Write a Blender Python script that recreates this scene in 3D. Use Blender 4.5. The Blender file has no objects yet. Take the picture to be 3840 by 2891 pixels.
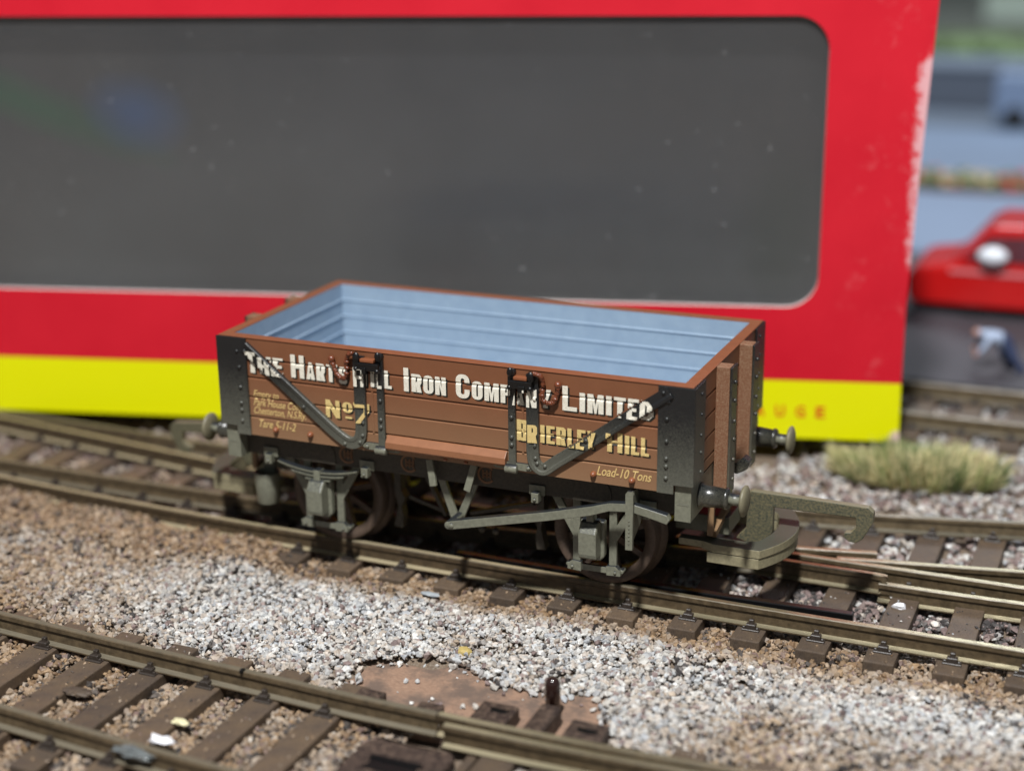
import bpy, bmesh, math, random
import numpy as np
from mathutils import Vector, Matrix, Euler
from mathutils.bvhtree import BVHTree
from mathutils.geometry import tessellate_polygon

random.seed(7)
rng = np.random.default_rng(7)
S = bpy.context.scene
COL = S.collection
# 1 Blender unit = 1 millimetre
S.unit_settings.system = 'METRIC'
S.unit_settings.scale_length = 0.001
S.unit_settings.length_unit = 'MILLIMETERS'

# ------------------------------------------------------------ camera
cd = bpy.data.cameras.new('camera')
cam = bpy.data.objects.new('camera', cd)
COL.objects.link(cam)
cam.location = (115.2904, -168.2727, 85.4401)
cam.rotation_euler = (1.26574908, 0.01119228, 0.40383821)
cd.sensor_width = 36
cd.sensor_fit = 'HORIZONTAL'
cd.lens = 5818.64 / 3840 * 36
cd.clip_start = 1
cd.clip_end = 6000
fwd = cam.rotation_euler.to_matrix() @ Vector((0, 0, -1))
cd.dof.use_dof = True
cd.dof.focus_distance = (Vector((48, 0, 16)) - cam.location).dot(fwd)
APERTURE = 4.1                                  # mm across
cd.dof.aperture_fstop = cd.lens * 1e-3 / APERTURE
S.camera = cam

# ------------------------------------------------------------ light
w = bpy.data.worlds.new('World')
S.world = w
w.use_nodes = True
bg = w.node_tree.nodes['Background']
bg.inputs[0].default_value = (0.78, 0.88, 1.0, 1)
bg.inputs[1].default_value = 0.165

def area(name, target, direction, dist, size, power, color):
    l = bpy.data.lights.new(name, 'AREA')
    l.shape = 'DISK'
    l.size = size
    l.energy = power
    l.color = color
    o = bpy.data.objects.new(name, l)
    COL.objects.link(o)
    d = Vector(direction).normalized()
    o.location = Vector(target) + d * dist
    o.rotation_euler = d.to_track_quat('Z', 'Y').to_euler()
    return o
area('key_lamp', (40, 10, 0), (1.5, -7.0, 12.5), 620, 46, 6.3e6, (0.99, 0.99, 0.985))
area('back_fill_lamp', (120, 620, 0), (-1.0, .5, 10.0), 430, 300, 2.0e6, (0.86, 0.93, 1.0))  # unseen fill lamp added to brighten the far background

S.view_settings.view_transform = 'Standard'
S.view_settings.look = 'None'
S.view_settings.exposure = 0
S.view_settings.gamma = 1
S.view_settings.use_curve_mapping = False
S.cycles.max_bounces = 6
S.cycles.use_denoising = True

# ------------------------------------------------------------ helpers: names and labels
def tag(o, label=None, cat=None, group=None, kind=None):
    if label: o['label'] = label
    if cat: o['category'] = cat
    if group: o['group'] = group
    if kind: o['kind'] = kind
    return o

def thing(name, label, cat, loc=(0, 0, 0), group=None, rz=0):
    o = bpy.data.objects.new(name, None)
    o.empty_display_size = 2
    COL.objects.link(o)
    o.location = loc
    o.rotation_euler = (0, 0, rz)
    return tag(o, label, cat, group)

def copy_tree(o, parent=None):
    c = o.copy()
    COL.objects.link(c)
    if parent: c.parent = parent
    for ch in list(o.children):
        copy_tree(ch, c)
    return c

# ------------------------------------------------------------ helpers: materials
def srgb(r, g, b):
    def f(c):
        c /= 255
        return c / 12.92 if c <= .04045 else ((c + .055) / 1.055) ** 2.4
    return (f(r), f(g), f(b), 1)

class NT:
    def __init__(s, name):
        s.m = bpy.data.materials.new(name)
        s.m.use_nodes = True
        s.t = s.m.node_tree
        s.b = s.t.nodes['Principled BSDF']
        s.out = s.t.nodes['Material Output']
        s.x = 0
    def n(s, typ, **k):
        nd = s.t.nodes.new(typ)
        for a, v in k.items():
            if a.startswith('_'): setattr(nd, a[1:], v)
        return nd
    def link(s, a, b): s.t.links.new(a, b)
    def coord(s, which='Object'):
        return s.n('ShaderNodeTexCoord').outputs[which]
    def noise(s, scale, detail=3, rough=.6, vec=None, dim='3D'):
        nd = s.n('ShaderNodeTexNoise')
        nd.inputs['Scale'].default_value = scale
        nd.inputs['Detail'].default_value = detail
        nd.inputs['Roughness'].default_value = rough
        s.link(vec if vec is not None else s.coord(), nd.inputs['Vector'])
        return nd.outputs['Fac']
    def ramp(s, fac, stops):
        nd = s.n('ShaderNodeValToRGB')
        r = nd.color_ramp
        while len(r.elements) < len(stops): r.elements.new(.5)
        for e, (p, c) in zip(r.elements, stops):
            e.position = p
            e.color = c if len(c) == 4 else (*c, 1)
        s.link(fac, nd.inputs[0])
        return nd.outputs[0]
    def maprange(s, v, a, b, c=0, d=1):
        nd = s.n('ShaderNodeMapRange')
        s.link(v, nd.inputs['Value'])
        for k, val in zip(('From Min', 'From Max', 'To Min', 'To Max'), (a, b, c, d)):
            nd.inputs[k].default_value = val
        return nd.outputs[0]
    def mix(s, fac, a, b, mode='MIX'):
        nd = s.n('ShaderNodeMix')
        nd.data_type = 'RGBA'
        nd.blend_type = mode
        for sock, v in ((nd.inputs[0], fac), (nd.inputs[6], a), (nd.inputs[7], b)):
            if isinstance(v, (int, float)): sock.default_value = v
            elif isinstance(v, tuple): sock.default_value = v if len(v) == 4 else (*v, 1)
            else: s.link(v, sock)
        return nd.outputs[2]
    def math(s, op, a, b=None):
        nd = s.n('ShaderNodeMath')
        nd.operation = op
        for i, v in enumerate((a, b)):
            if v is None: continue
            if isinstance(v, (int, float)): nd.inputs[i].default_value = v
            else: s.link(v, nd.inputs[i])
        return nd.outputs[0]
    def xyz(s, which='Object'):
        nd = s.n('ShaderNodeSeparateXYZ')
        s.link(s.coord(which), nd.inputs[0])
        return nd.outputs
    def bump(s, h, strength=.3, dist=.1):
        nd = s.n('ShaderNodeBump')
        nd.inputs['Strength'].default_value = strength
        nd.inputs['Distance'].default_value = dist
        s.link(h, nd.inputs['Height'])
        s.link(nd.outputs[0], s.b.inputs['Normal'])
    def set(s, color=None, rough=None, metal=None, spec=None):
        for k, v in (('Base Color', color), ('Roughness', rough), ('Metallic', metal), ('Specular IOR Level', spec)):
            if v is None: continue
            if isinstance(v, (int, float)): s.b.inputs[k].default_value = v
            elif isinstance(v, tuple): s.b.inputs[k].default_value = v
            else: s.link(v, s.b.inputs[k])
        return s.m

def simple(name, c, rough=.5, metal=0, spec=.5, nscale=1.2, var=.25, bump=.0, c2=None):
    t = NT(name)
    f = t.noise(nscale, 4)
    d = c2 if c2 else (c[0] * (1 - var), c[1] * (1 - var), c[2] * (1 - var), 1)
    col = t.ramp(f, [(.32, d), (.66, c)])
    if bump: t.bump(t.noise(nscale * 4, 3), bump, .1)
    return t.set(col, rough, metal, spec)

M = {}
# brown wagon plastic with khaki dust sprayed on from below
def body_brown(name, base, lo=.0):
    t = NT(name)
    z = t.xyz()[2]
    speck = t.noise(9, 2, .7)
    big = t.noise(.35, 3)
    g = t.maprange(z, 27.5, 16.0)
    g2 = t.math('ADD', g, t.math('MULTIPLY', t.math('SUBTRACT', speck, .5), 1.1))
    g3 = t.maprange(g2, .15, 1.25)
    col = t.mix(g3, t.ramp(big, [(.3, base), (.7, tuple(min(1, c * 1.12) for c in base[:3]) + (1,))]), srgb(140, 110, 82))
    t.bump(t.noise(7, 3), .12, .06)
    return t.set(col, .42, 0, .5)
M['brown'] = body_brown('brown_plastic', srgb(114, 72, 48))
t = NT('brown_dusted')
z = t.xyz()[2]
col = t.mix(t.maprange(t.noise(5, 3, .8), .42, .66), srgb(116, 78, 56), srgb(140, 112, 88))
t.bump(t.noise(6, 3), .2, .06)
M['brown_dust'] = t.set(col, .5, 0, .5)
M['brown_bright'] = simple('orange_brown_plastic', srgb(134, 80, 52), .33, nscale=.8, var=.15, bump=.05)
M['ledge'] = simple('ledge_brown', srgb(140, 94, 66), .32, nscale=.8, var=.12, bump=.05)
# black ironwork with khaki overspray growing towards the underframe
def iron(name, z0, z1, top=(0.008, 0.0085, 0.0095, 1), low=srgb(104, 104, 92), rough=.38):
    t = NT(name)
    z = t.xyz()[2]
    speck = t.noise(8, 3, .75)
    g = t.maprange(z, z0, z1)
    g2 = t.math('ADD', g, t.math('MULTIPLY', t.math('SUBTRACT', speck, .52), 1.5))
    col = t.mix(t.maprange(g2, .1, 1.2), top, low)
    t.bump(t.noise(6, 3), .25, .07)
    r = t.maprange(speck, .3, .7, rough - .08, rough + .14)
    return t.set(col, r, 0, .6)
M['iron'] = iron('sprayed_black_iron', 27.5, 15.5)
M['iron_end'] = iron('sprayed_iron_at_end', 33, 15.0, low=srgb(96, 92, 78))
M['buffer'] = iron('buffer_iron', 17.2, 12.6, top=(.006, .008, .010, 1), low=srgb(112, 108, 92), rough=.26)
M['stay'] = simple('tan_stay', srgb(136, 108, 78), .5, nscale=2, var=.25)
M['chain'] = simple('chain_brown', srgb(112, 60, 38), .3, 0, .6, 3, .25, .2)
def under(name, c, dark, rough):
    """khaki sprayed on from the side over black plastic, so what faces up stayed black"""
    t = NT(name)
    geo = t.n('ShaderNodeNewGeometry'); sx = t.n('ShaderNodeSeparateXYZ'); t.link(geo.outputs['Normal'], sx.inputs[0])
    f = t.noise(5, 4, .75)
    up = t.math('ADD', sx.outputs[2], t.math('MULTIPLY', t.math('SUBTRACT', f, .5), .9))
    kc = t.ramp(t.noise(2.2, 4), [(.3, tuple(v * .7 for v in c[:3]) + (1,)), (.66, c)])
    t.bump(t.noise(9, 3), .2, .08)
    return t.set(t.mix(t.maprange(up, .45, .8), kc, dark), rough, 0, .6)
M['khaki'] = under('khaki_underframe', srgb(122, 122, 106), srgb(34, 37, 40), .4)
M['khaki_dark'] = simple('dirty_underframe', srgb(74, 68, 58), .55, 0, .4, 2.5, .4, .2)
M['coupler'] = simple('mottled_coupler', srgb(112, 104, 78), .5, 0, .5, 3.0, .35, .3, c2=srgb(50, 58, 52))
M['coupler_loop'] = under('coupler_loop', srgb(146, 138, 110), srgb(68, 68, 58), .48)
M['coupler_edge'] = simple('coupler_edge', srgb(118, 112, 90), .48, 0, .5, 4.0, .15, .15)
M['black'] = simple('black_plastic', srgb(16, 16, 17), .35, 0, .5, 3, .3, .1)
M['wheel'] = simple('wheel_dirt', srgb(96, 80, 68), .5, .1, .5, 3, .35, .2)
t = NT('pale_blue_interior')
col = t.mix(t.maprange(t.noise(.5, 4), .3, .8), srgb(144, 163, 181), srgb(130, 150, 171))
t.bump(t.noise(3, 3), .08, .05)
M['blue'] = t.set(col, .42, 0, .5)
# letters
def paint(name, a, b, thr=.5):
    t = NT(name)
    sp = t.maprange(t.noise(11, 3, .8), thr - .08, thr + .14)
    return t.set(t.mix(sp, a, b), .5, 0, .5)
M['white_letters'] = paint('white_letters', srgb(226, 222, 208), srgb(176, 160, 132), .56)
M['gold_letters'] = paint('gold_letters', srgb(214, 190, 128), srgb(168, 132, 78), .56)
M['small_letters'] = simple('small_gold_letters', srgb(212, 180, 120), .5, var=.1)
M['dark_letters'] = simple('letter_shadow', srgb(26, 26, 20), .5)
M['logo'] = simple('rust_brown_print', srgb(134, 96, 66), .6, var=.3, nscale=5)

# rails
def rail_mat(name, top, side, metal=.85):
    t = NT(name)
    geo = t.n('ShaderNodeNewGeometry')
    sx = t.n('ShaderNodeSeparateXYZ')
    t.link(geo.outputs['Normal'], sx.inputs[0])
    up = t.maprange(sx.outputs[2], .55, .9)
    mp = t.n('ShaderNodeMapping')
    mp.inputs['Scale'].default_value = (.25, 3, 3)
    t.link(t.coord(), mp.inputs[0])
    streak = t.noise(2.2, 5, .7, mp.outputs[0])
    grime = t.maprange(t.noise(.9, 5, .75), .38, .62)
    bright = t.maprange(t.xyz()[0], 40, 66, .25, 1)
    s2 = t.mix(grime, side, tuple(c * .5 for c in side[:3]) + (1,))
    tp = t.mix(t.maprange(streak, .35, .7), top, tuple(c * .55 for c in top[:3]) + (1,))
    col = t.mix(up, s2, tp)
    t.bump(streak, .2, .06)
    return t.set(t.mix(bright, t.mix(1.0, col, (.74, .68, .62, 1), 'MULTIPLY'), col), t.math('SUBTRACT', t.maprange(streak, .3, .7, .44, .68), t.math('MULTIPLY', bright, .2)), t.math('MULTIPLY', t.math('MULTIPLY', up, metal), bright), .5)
M['rail'] = rail_mat('nickel_silver_rail', srgb(188, 178, 148), srgb(94, 80, 60))
M['rail_dull'] = rail_mat('tarnished_rail', srgb(128, 122, 106), srgb(112, 98, 76), .6)
def sleeper_mat():
    t = NT('sleeper_plastic')
    mp = t.n('ShaderNodeMapping')
    mp.inputs['Scale'].default_value = (3, .5, 1)
    t.link(t.coord(), mp.inputs[0])
    g = t.noise(2.5, 4, .7, mp.outputs[0])
    dust = t.maprange(t.noise(.6, 5, .75, t.coord('Generated')), .35, .72)
    dust2 = t.maprange(t.noise(.35, 4, .7), .35, .65)
    col = t.mix(t.math('MULTIPLY', t.maprange(g, .3, .75), .75), srgb(62, 54, 48), srgb(108, 94, 82))
    col = t.mix(t.math('MULTIPLY', dust2, .45), col, srgb(112, 94, 72))
    oi = t.n('ShaderNodeObjectInfo')
    col = t.mix(1.0, col, t.ramp(oi.outputs['Random'], [(0, (.78, .77, .78)), (1, (1.22, 1.16, 1.08))]), 'MULTIPLY')
    grit = t.maprange(t.noise(7, 3, .8), .6, .72)
    col = t.mix(t.math('MULTIPLY', grit, .5), col, srgb(150, 130, 108))
    t.bump(g, .5, .14)
    return t.set(col, .55, 0, .4)
M['sleeper'] = sleeper_mat()
M['chair'] = simple('rail_chair_plastic', srgb(60, 52, 46), .4, 0, .6, 3, .4, .3)
t = NT('dark_brown_plastic')
col = t.mix(t.maprange(t.noise(1.4, 5, .75), .45, .7), srgb(48, 37, 33), srgb(104, 86, 74))
col = t.mix(t.maprange(t.noise(6, 3, .8), .6, .74), col, srgb(138, 120, 104))
t.bump(t.noise(4, 4, .7), .6, .2)
M['dark_brown'] = t.set(col, .5, 0, .5)

# ------------------------------------------------------------ helpers: meshes
class MB:
    def __init__(s):
        s.v = []; s.f = []; s.mi = []; s.sm = []
    def add(s, vs, fs, mi=0, smooth=False):
        o = len(s.v)
        s.v += [tuple(v) for v in vs]
        for i, f in enumerate(fs):
            s.f.append(tuple(o + k for k in f))
            s.mi.append(mi[i] if isinstance(mi, (list, tuple)) else mi)
            s.sm.append(smooth)
        return s
    def box(s, a, b, mi=0):
        x0, y0, z0 = a; x1, y1, z1 = b
        vs = [(x0, y0, z0), (x1, y0, z0), (x1, y1, z0), (x0, y1, z0), (x0, y0, z1), (x1, y0, z1), (x1, y1, z1), (x0, y1, z1)]
        return s.add(vs, [(3, 2, 1, 0), (4, 5, 6, 7), (0, 1, 5, 4), (1, 2, 6, 5), (2, 3, 7, 6), (3, 0, 4, 7)], mi)
    def prism(s, poly, axis, lo, hi, mi=0, smooth=False, edge_mi=None):
        """polygon of 2-D points (the other two axes in order) pushed along axis"""
        n = len(poly)
        def P(p, q):
            l = [p[0], p[1]]
            l.insert(axis, q)
            return tuple(l)
        area = sum(poly[i][0] * poly[(i + 1) % n][1] - poly[(i + 1) % n][0] * poly[i][1] for i in range(n))
        flip = (area < 0) ^ (axis == 1)
        vs = [P(p, lo) for p in poly] + [P(p, hi) for p in poly]
        tris = tessellate_polygon([[Vector((p[0], p[1], 0)) for p in poly]])
        fs = []; mis = []
        for a, b, c in tris:
            pa, pb, pc = poly[a], poly[b], poly[c]
            ar = (pb[0] - pa[0]) * (pc[1] - pa[1]) - (pc[0] - pa[0]) * (pb[1] - pa[1])
            if (ar < 0) ^ (axis == 1): a, c = c, a
            fs.append((c, b, a)); mis.append(mi)
            fs.append((a + n, b + n, c + n)); mis.append(mi)
        for i in range(n):
            j = (i + 1) % n
            q = (i, j, j + n, i + n)
            fs.append(q[::-1] if flip else q); mis.append(mi if edge_mi is None else edge_mi)
        return s.add(vs, fs, mis, smooth)
    def lathe(s, prof, c, axis='y', n=32, mi=0, smooth=True):
        """profile [(radius, along)] about an axis through c"""
        vs = []; fs = []
        m = len(prof)
        for i in range(n):
            a = 2 * math.pi * i / n
            ca, sa = math.cos(a), math.sin(a)
            for r, h in prof:
                if axis == 'y': vs.append((c[0] + r * ca, c[1] + h, c[2] + r * sa))
                elif axis == 'x': vs.append((c[0] + h, c[1] + r * ca, c[2] + r * sa))
                else: vs.append((c[0] + r * ca, c[1] + r * sa, c[2] + h))
        for i in range(n):
            j = (i + 1) % n
            for k in range(m - 1):
                q = (i * m + k, j * m + k, j * m + k + 1, i * m + k + 1)
                fs.append(q)
        return s.add(vs, fs, mi, smooth)
    def ball(s, c, r, sc=(1, 1, 1), mi=0, n=8):
        prof = [(r * math.sin(math.pi * k / n), -r * math.cos(math.pi * k / n)) for k in range(n + 1)]
        vs0 = len(s.v)
        s.lathe([(max(a, 1e-4), b) for a, b in prof], (0, 0, 0), 'z', 12, mi)
        for i in range(vs0, len(s.v)):
            x, y, z_ = s.v[i]
            s.v[i] = (c[0] + x * sc[0], c[1] + y * sc[1], c[2] + z_ * sc[2])
        return s
    def bar(s, p, q, w, h, up=(0, 0, 1), mi=0):
        p = Vector(p); q = Vector(q); d = (q - p).normalized()
        u = Vector(up); sd = d.cross(u).normalized() * w / 2; u = sd.cross(d).normalized() * h / 2
        vs = [p - sd - u, p + sd - u, p + sd + u, p - sd + u, q - sd - u, q + sd - u, q + sd + u, q - sd + u]
        return s.add(vs, [(0, 1, 2, 3), (7, 6, 5, 4), (0, 4, 5, 1), (1, 5, 6, 2), (2, 6, 7, 3), (3, 7, 4, 0)], mi)
    def tube(s, pts, r, n=8, mi=0):
        pts = [Vector(p) for p in pts]
        rings = []
        ref = Vector((0, 0, 1))
        for i, p in enumerate(pts):
            d = (pts[min(i + 1, len(pts) - 1)] - pts[max(i - 1, 0)]).normalized()
            a = d.cross(ref)
            if a.length < 1e-3: a = d.cross(Vector((1, 0, 0)))
            a.normalize(); b = d.cross(a).normalized()
            rr = r[i] if isinstance(r, (list, tuple)) else r
            rings.append([p + (a * math.cos(2 * math.pi * k / n) + b * math.sin(2 * math.pi * k / n)) * rr for k in range(n)])
        vs = [v for rg in rings for v in rg]
        fs = [(i * n + k, i * n + (k + 1) % n, (i + 1) * n + (k + 1) % n, (i + 1) * n + k) for i in range(len(pts) - 1) for k in range(n)]
        fs += [tuple(range(n))[::-1], tuple((len(pts) - 1) * n + k for k in range(n))]
        return s.add(vs, fs, mi, True)
    def sweep(s, path, prof, mi=0):
        """open profile [(side, up)] closed into a ring, swept along path (x,y,z) in the ground plane"""
        n = len(prof); vs = []; fs = []
        P = [Vector(p) for p in path]
        for i, p in enumerate(P):
            d = (P[min(i + 1, len(P) - 1)] - P[max(i - 1, 0)]); d.z = 0; d.normalize()
            sd = Vector((-d.y, d.x, 0))
            for a, b in prof: vs.append(p + sd * a + Vector((0, 0, b)))
        for i in range(len(P) - 1):
            for k in range(n):
                fs.append((i * n + k, (i + 1) * n + k, (i + 1) * n + (k + 1) % n, i * n + (k + 1) % n))
        s.add(vs, fs, mi)
        for base, rev in ((0, False), ((len(P) - 1) * n, True)):
            tr = tessellate_polygon([[Vector((a, b, 0)) for a, b in prof]])
            s.add([vs[base + k] for k in range(n)], [t_ if rev else t_[::-1] for t_ in tr], mi)
        return s
    def build(s, name, mats, parent=None, bevel=0, seg=2, fix=True, loc=None):
        me = bpy.data.meshes.new(name)
        me.from_pydata(s.v, [], s.f)
        if not isinstance(mats, (list, tuple)): mats = [mats]
        for m in mats: me.materials.append(m)
        me.polygons.foreach_set('material_index', s.mi)
        me.polygons.foreach_set('use_smooth', s.sm)
        if fix:
            bm = bmesh.new(); bm.from_mesh(me)
            bmesh.ops.remove_doubles(bm, verts=bm.verts, dist=1e-4)
            bmesh.ops.recalc_face_normals(bm, faces=bm.faces)
            bm.to_mesh(me); bm.free()
        me.update()
        o = bpy.data.objects.new(name, me)
        COL.objects.link(o)
        if parent: o.parent = parent
        if loc: o.location = loc
        if bevel:
            md = o.modifiers.new('bevel', 'BEVEL')
            md.width = bevel; md.segments = seg; md.limit_method = 'ANGLE'; md.angle_limit = math.radians(38)
            md.harden_normals = False
        return o

def arc(cx, cy, r, a0, a1, n):
    return [(cx + r * math.cos(math.radians(a0 + (a1 - a0) * i / n)), cy + r * math.sin(math.radians(a0 + (a1 - a0) * i / n))) for i in range(n + 1)]
def smooth_path(ctrl, n=8):
    """Catmull-Rom through 2-D/3-D control points"""
    C_ = [Vector(c) for c in ctrl]
    out = []
    for i in range(len(C_) - 1):
        p0 = C_[max(i - 1, 0)]; p1 = C_[i]; p2 = C_[i + 1]; p3 = C_[min(i + 2, len(C_) - 1)]
        for k in range(n):
            u = k / n
            out.append(.5 * ((2 * p1) + (p2 - p0) * u + (2 * p0 - 5 * p1 + 4 * p2 - p3) * u * u + (3 * p1 - p0 - 3 * p2 + p3) * u ** 3))
    out.append(C_[-1])
    return out

# ================================================================ GROUND
BOARD = [(30.5, -20), (34, -17.2), (38.3, -16.0), (42, -15.2), (45, -16.6), (49, -18.0), (53, -18.2), (56.8, -17.4), (58.8, -15.8), (61, -17), (61.8, -19.6), (63.5, -22.5), (66, -26), (65, -30.5), (33, -29), (31.5, -24)]
def inside(poly, x, y):
    x = np.asarray(x); y = np.asarray(y)
    c = np.zeros(x.shape, bool)
    n = len(poly)
    for i in range(n):
        x0, y0 = poly[i]; x1, y1 = poly[i - 1]
        cond = ((y0 > y) != (y1 > y)) & (x < (x1 - x0) * (y - y0) / (y1 - y0 + 1e-12) + x0)
        c ^= cond
    return c
# smooth lattice noise used for the lie of the ballast and the mix of its stones
_lat = rng.random((96, 96))
def vnoise(x, y, sc, off=0):
    u = x / sc + 31.7 + off; v = y / sc + 17.3 + off * 1.7
    iu = np.floor(u).astype(int); iv = np.floor(v).astype(int)
    fu = u - iu; fv = v - iv
    fu = fu * fu * (3 - 2 * fu); fv = fv * fv * (3 - 2 * fv)
    g = lambda a, b: _lat[a % 96, b % 96]
    return (g(iu, iv) * (1 - fu) + g(iu + 1, iv) * fu) * (1 - fv) + (g(iu, iv + 1) * (1 - fu) + g(iu + 1, iv + 1) * fu) * fv
def ss(a, b, v):
    u = np.clip((v - a) / (b - a), 0, 1)
    return u * u * (3 - 2 * u)
def front_y(x):          # centre line of the rear rail of the front track
    return np.interp(x, [-70, -15, 5, 23, 36, 50, 62, 73, 82, 120], [-27.0, -30.0, -31.0, -31.6, -32.1, -32.2, -32.0, -31.5, -30.9, -28.0])
def height(x, y):
    h = -3.75 + .9 * (vnoise(x, y, 9) - .5) + .5 * (vnoise(x, y, 3.1, 5) - .5)
    mid = ss(-27, -20, y) * (1 - ss(-4, 3, y))
    h = h + .75 * mid
    h = h + 1.75 * (1 - ss(-4, 15, x)) * ss(-8, 1, y) * (1 - ss(7.2, 8.8, y - np.clip(-8 - x, 0, 90) * .045))       # sleeper ends buried on the left
    h = h + .5 * (1 - ss(-30, 5, x)) * mid
    h = h - .35 * ss(7, 12, y) * ss(66, 72, x)
    h = h - .05 * (1 - ss(-36, -32, y)) + .75 * (vnoise(x, y, 5.2, 21) - .42) * (1 - ss(-30, -24, y)) * (1 - ss(34, 42, x))
    h = h + .35 * ss(-32, -28, y) * (1 - ss(-24, -20, y)) * (1 - ss(24, 34, x))
    return h
# ground sheet, big enough for everything behind
t = NT('ground_earth')
pos = t.xyz()
n1 = t.noise(.5, 6, .7); n2 = t.noise(3.5, 4, .75)
col = t.mix(t.maprange(n1, .35, .65), srgb(132, 112, 92), srgb(108, 94, 80))
col = t.mix(t.maprange(n2, .45, .7), col, srgb(156, 144, 130))
t.bump(n2, .8, .5)
M['earth'] = t.set(col, .85, 0, .3)
nx, ny = 90, 70
gx = np.linspace(-110, 150, nx); gy = np.linspace(-75, 130, ny)
X, Y = np.meshgrid(gx, gy, indexing='ij')
Z = height(X, Y) - .75
Z[inside(BOARD, X, Y)] = -4.75
verts = [(-1500, -400), (1800, -400), (1800, 2600), (-1500, 2600)]
m = MB()
m.add(np.stack([X, Y, Z], -1).reshape(-1, 3).tolist(), [(i * ny + j, (i + 1) * ny + j, (i + 1) * ny + j + 1, i * ny + j + 1) for i in range(nx - 1) for j in range(ny - 1)], 0, True)
m.build('ground', M['earth'], fix=False)['kind'] = 'structure'
# wide land under and behind the layout
m = MB()
m.add([(-1500, -500, -6), (1800, -500, -6), (1800, 2600, -6), (-1500, 2600, -6)], [(0, 1, 2, 3)])
m.build('ground_beyond', M['earth'], fix=False)['kind'] = 'structure'
# bare board that shows where the ballast is missing
t = NT('bare_board')
mp = t.n('ShaderNodeMapping'); mp.inputs['Scale'].default_value = (.6, 2.2, 1); t.link(t.coord(), mp.inputs[0])
fib = t.noise(2.5, 6, .8, mp.outputs[0]); blot = t.noise(.22, 5, .7)
col = t.mix(t.maprange(fib, .35, .7), srgb(124, 98, 82), srgb(168, 138, 116))
col = t.mix(t.maprange(blot, .42, .6), col, srgb(106, 90, 80))
t.bump(fib, .5, .15)
m = MB()
bp = [(a + (random.random() - .5) * .3, b) for a, b in BOARD]
big = [(47 + (a - 47) * 1.18, -23 + (b + 23) * 1.25) for a, b in bp]
m.prism(big, 2, -4.6, -3.95)
m.build('bare_board', t.set(col, .75, 0, .3))['kind'] = 'structure'

# ================================================================ TRACKS
RAILP = [(-.85, -2.55), (.85, -2.55), (.85, -2.38), (.2, -2.15), (.17, -.9), (.43, -.68), (.43, -.12), (.34, 0), (-.34, 0), (-.43, -.12), (-.43, -.68), (-.17, -.9), (-.2, -2.15), (-.85, -2.38)]
def rail(path, parent, mat='rail', zt=0, n=6):
    m = MB()
    pts = smooth_path([(a, b, zt) for a, b in path], n)
    m.sweep(pts, RAILP)
    return m.build('rail', M[mat], parent)
SLEEPERS = []       # x0,x1,y0,y1 footprints kept free of stones
def sleeper_mesh(y0, y1, wd=3.6, h=1.6):
    m = MB()
    m.box((-wd / 2, y0, -h), (wd / 2, y1, 0))
    return m
chair_mb = MB()
chair_mb.box((-1.15, -1.75, 0), (1.15, 1.75, .22))
for sgn in (-1, 1):
    chair_mb.box((-.62, sgn * 1.45 if sgn < 0 else .62, .2), (.62, -.62 if sgn < 0 else 1.45, .78))
    chair_mb.box((-.3, sgn * 1.08 if sgn < 0 else .55, .7), (.3, -.55 if sgn < 0 else 1.08, 1.3))
    for sx in (-.85, .85):
        chair_mb.box((sx - .18, sgn * 1.3 - .18, .18), (sx + .18, sgn * 1.3 + .18, .46))
chair_me = None
def sleeper(parent, x, y0, y1, rails_y, wd=3.6, rz=0, ztop=-2.72, jitter=True):
    global chair_me
    m = MB()
    m.box((-wd / 2, y0, -1.6), (wd / 2, y1, 0))
    o = m.build('sleeper', M['sleeper'], parent, .14, 2, loc=(x, 0, ztop))
    o.rotation_euler.z = rz
    for ry in rails_y:
        if chair_me is None:
            c = chair_mb.build('rail_chair', M['chair'], o, .07, 1)
            chair_me = c
        else:
            c = chair_me.copy(); COL.objects.link(c); c.parent = o
        c.location = (0, ry, 0)
    SLEEPERS.append((x - wd / 2, x + wd / 2, y0, y1, rz))
    return o

# --- turnout on which the wagon stands
turnout = thing('railway_turnout', 'model railway turnout with brass coloured rails that the brown wagon stands on', 'railway track', (0, 0, 0))
NEAR = [(-90, 12.5), (-48, 8.9), (-27, 7.6), (-7, 6.9), (15, 6.85), (60, 6.85), (130, 7.3)]
CLOSURE_NEAR = [(-90, 15.1), (-50, 14.9), (-8, 15.6), (30, 18.2), (66, 22.4), (72, 22.9)]
MAIN_FAR = [(-90, 34.2), (-68, 32.3), (-40, 29.2), (-20, 27.0), (0, 25.6), (30, 25.0), (103, 25.3), (130, 25.6)]
FROG_B = [(79, 25.9), (91.3, 28.2), (102.6, 30.4), (130, 36)]
WING = [(66, 22.9), (72, 22.5), (84.6, 22.5), (86.0, 21.9)]
CHECK_D = [(70, 26.9), (74.7, 27.6), (83.7, 29.5)]
DIV_FAR = [(-90, 35.2), (-50, 34.6), (-26, 34.0), (10, 35.4), (45, 38.0), (66, 40.6), (81, 43.3), (91, 45.5), (101, 47.8), (130, 54.5)]
for pth, mt in ((NEAR, 'rail'), (MAIN_FAR, 'rail'), (CLOSURE_NEAR, 'rail_dull'), (FROG_B, 'rail'), (WING, 'rail'), (CHECK_D, 'rail'), (DIV_FAR, 'rail_dull')):
    rail(pth, turnout, mt)
rail([(85.4, 22.0), (92, 22.05), (104, 22.5), (112, 23.2)], turnout, 'rail', -.95)
def yat(path, x):
    return float(np.interp(x, [p[0] for p in path], [p[1] for p in path]))
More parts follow.
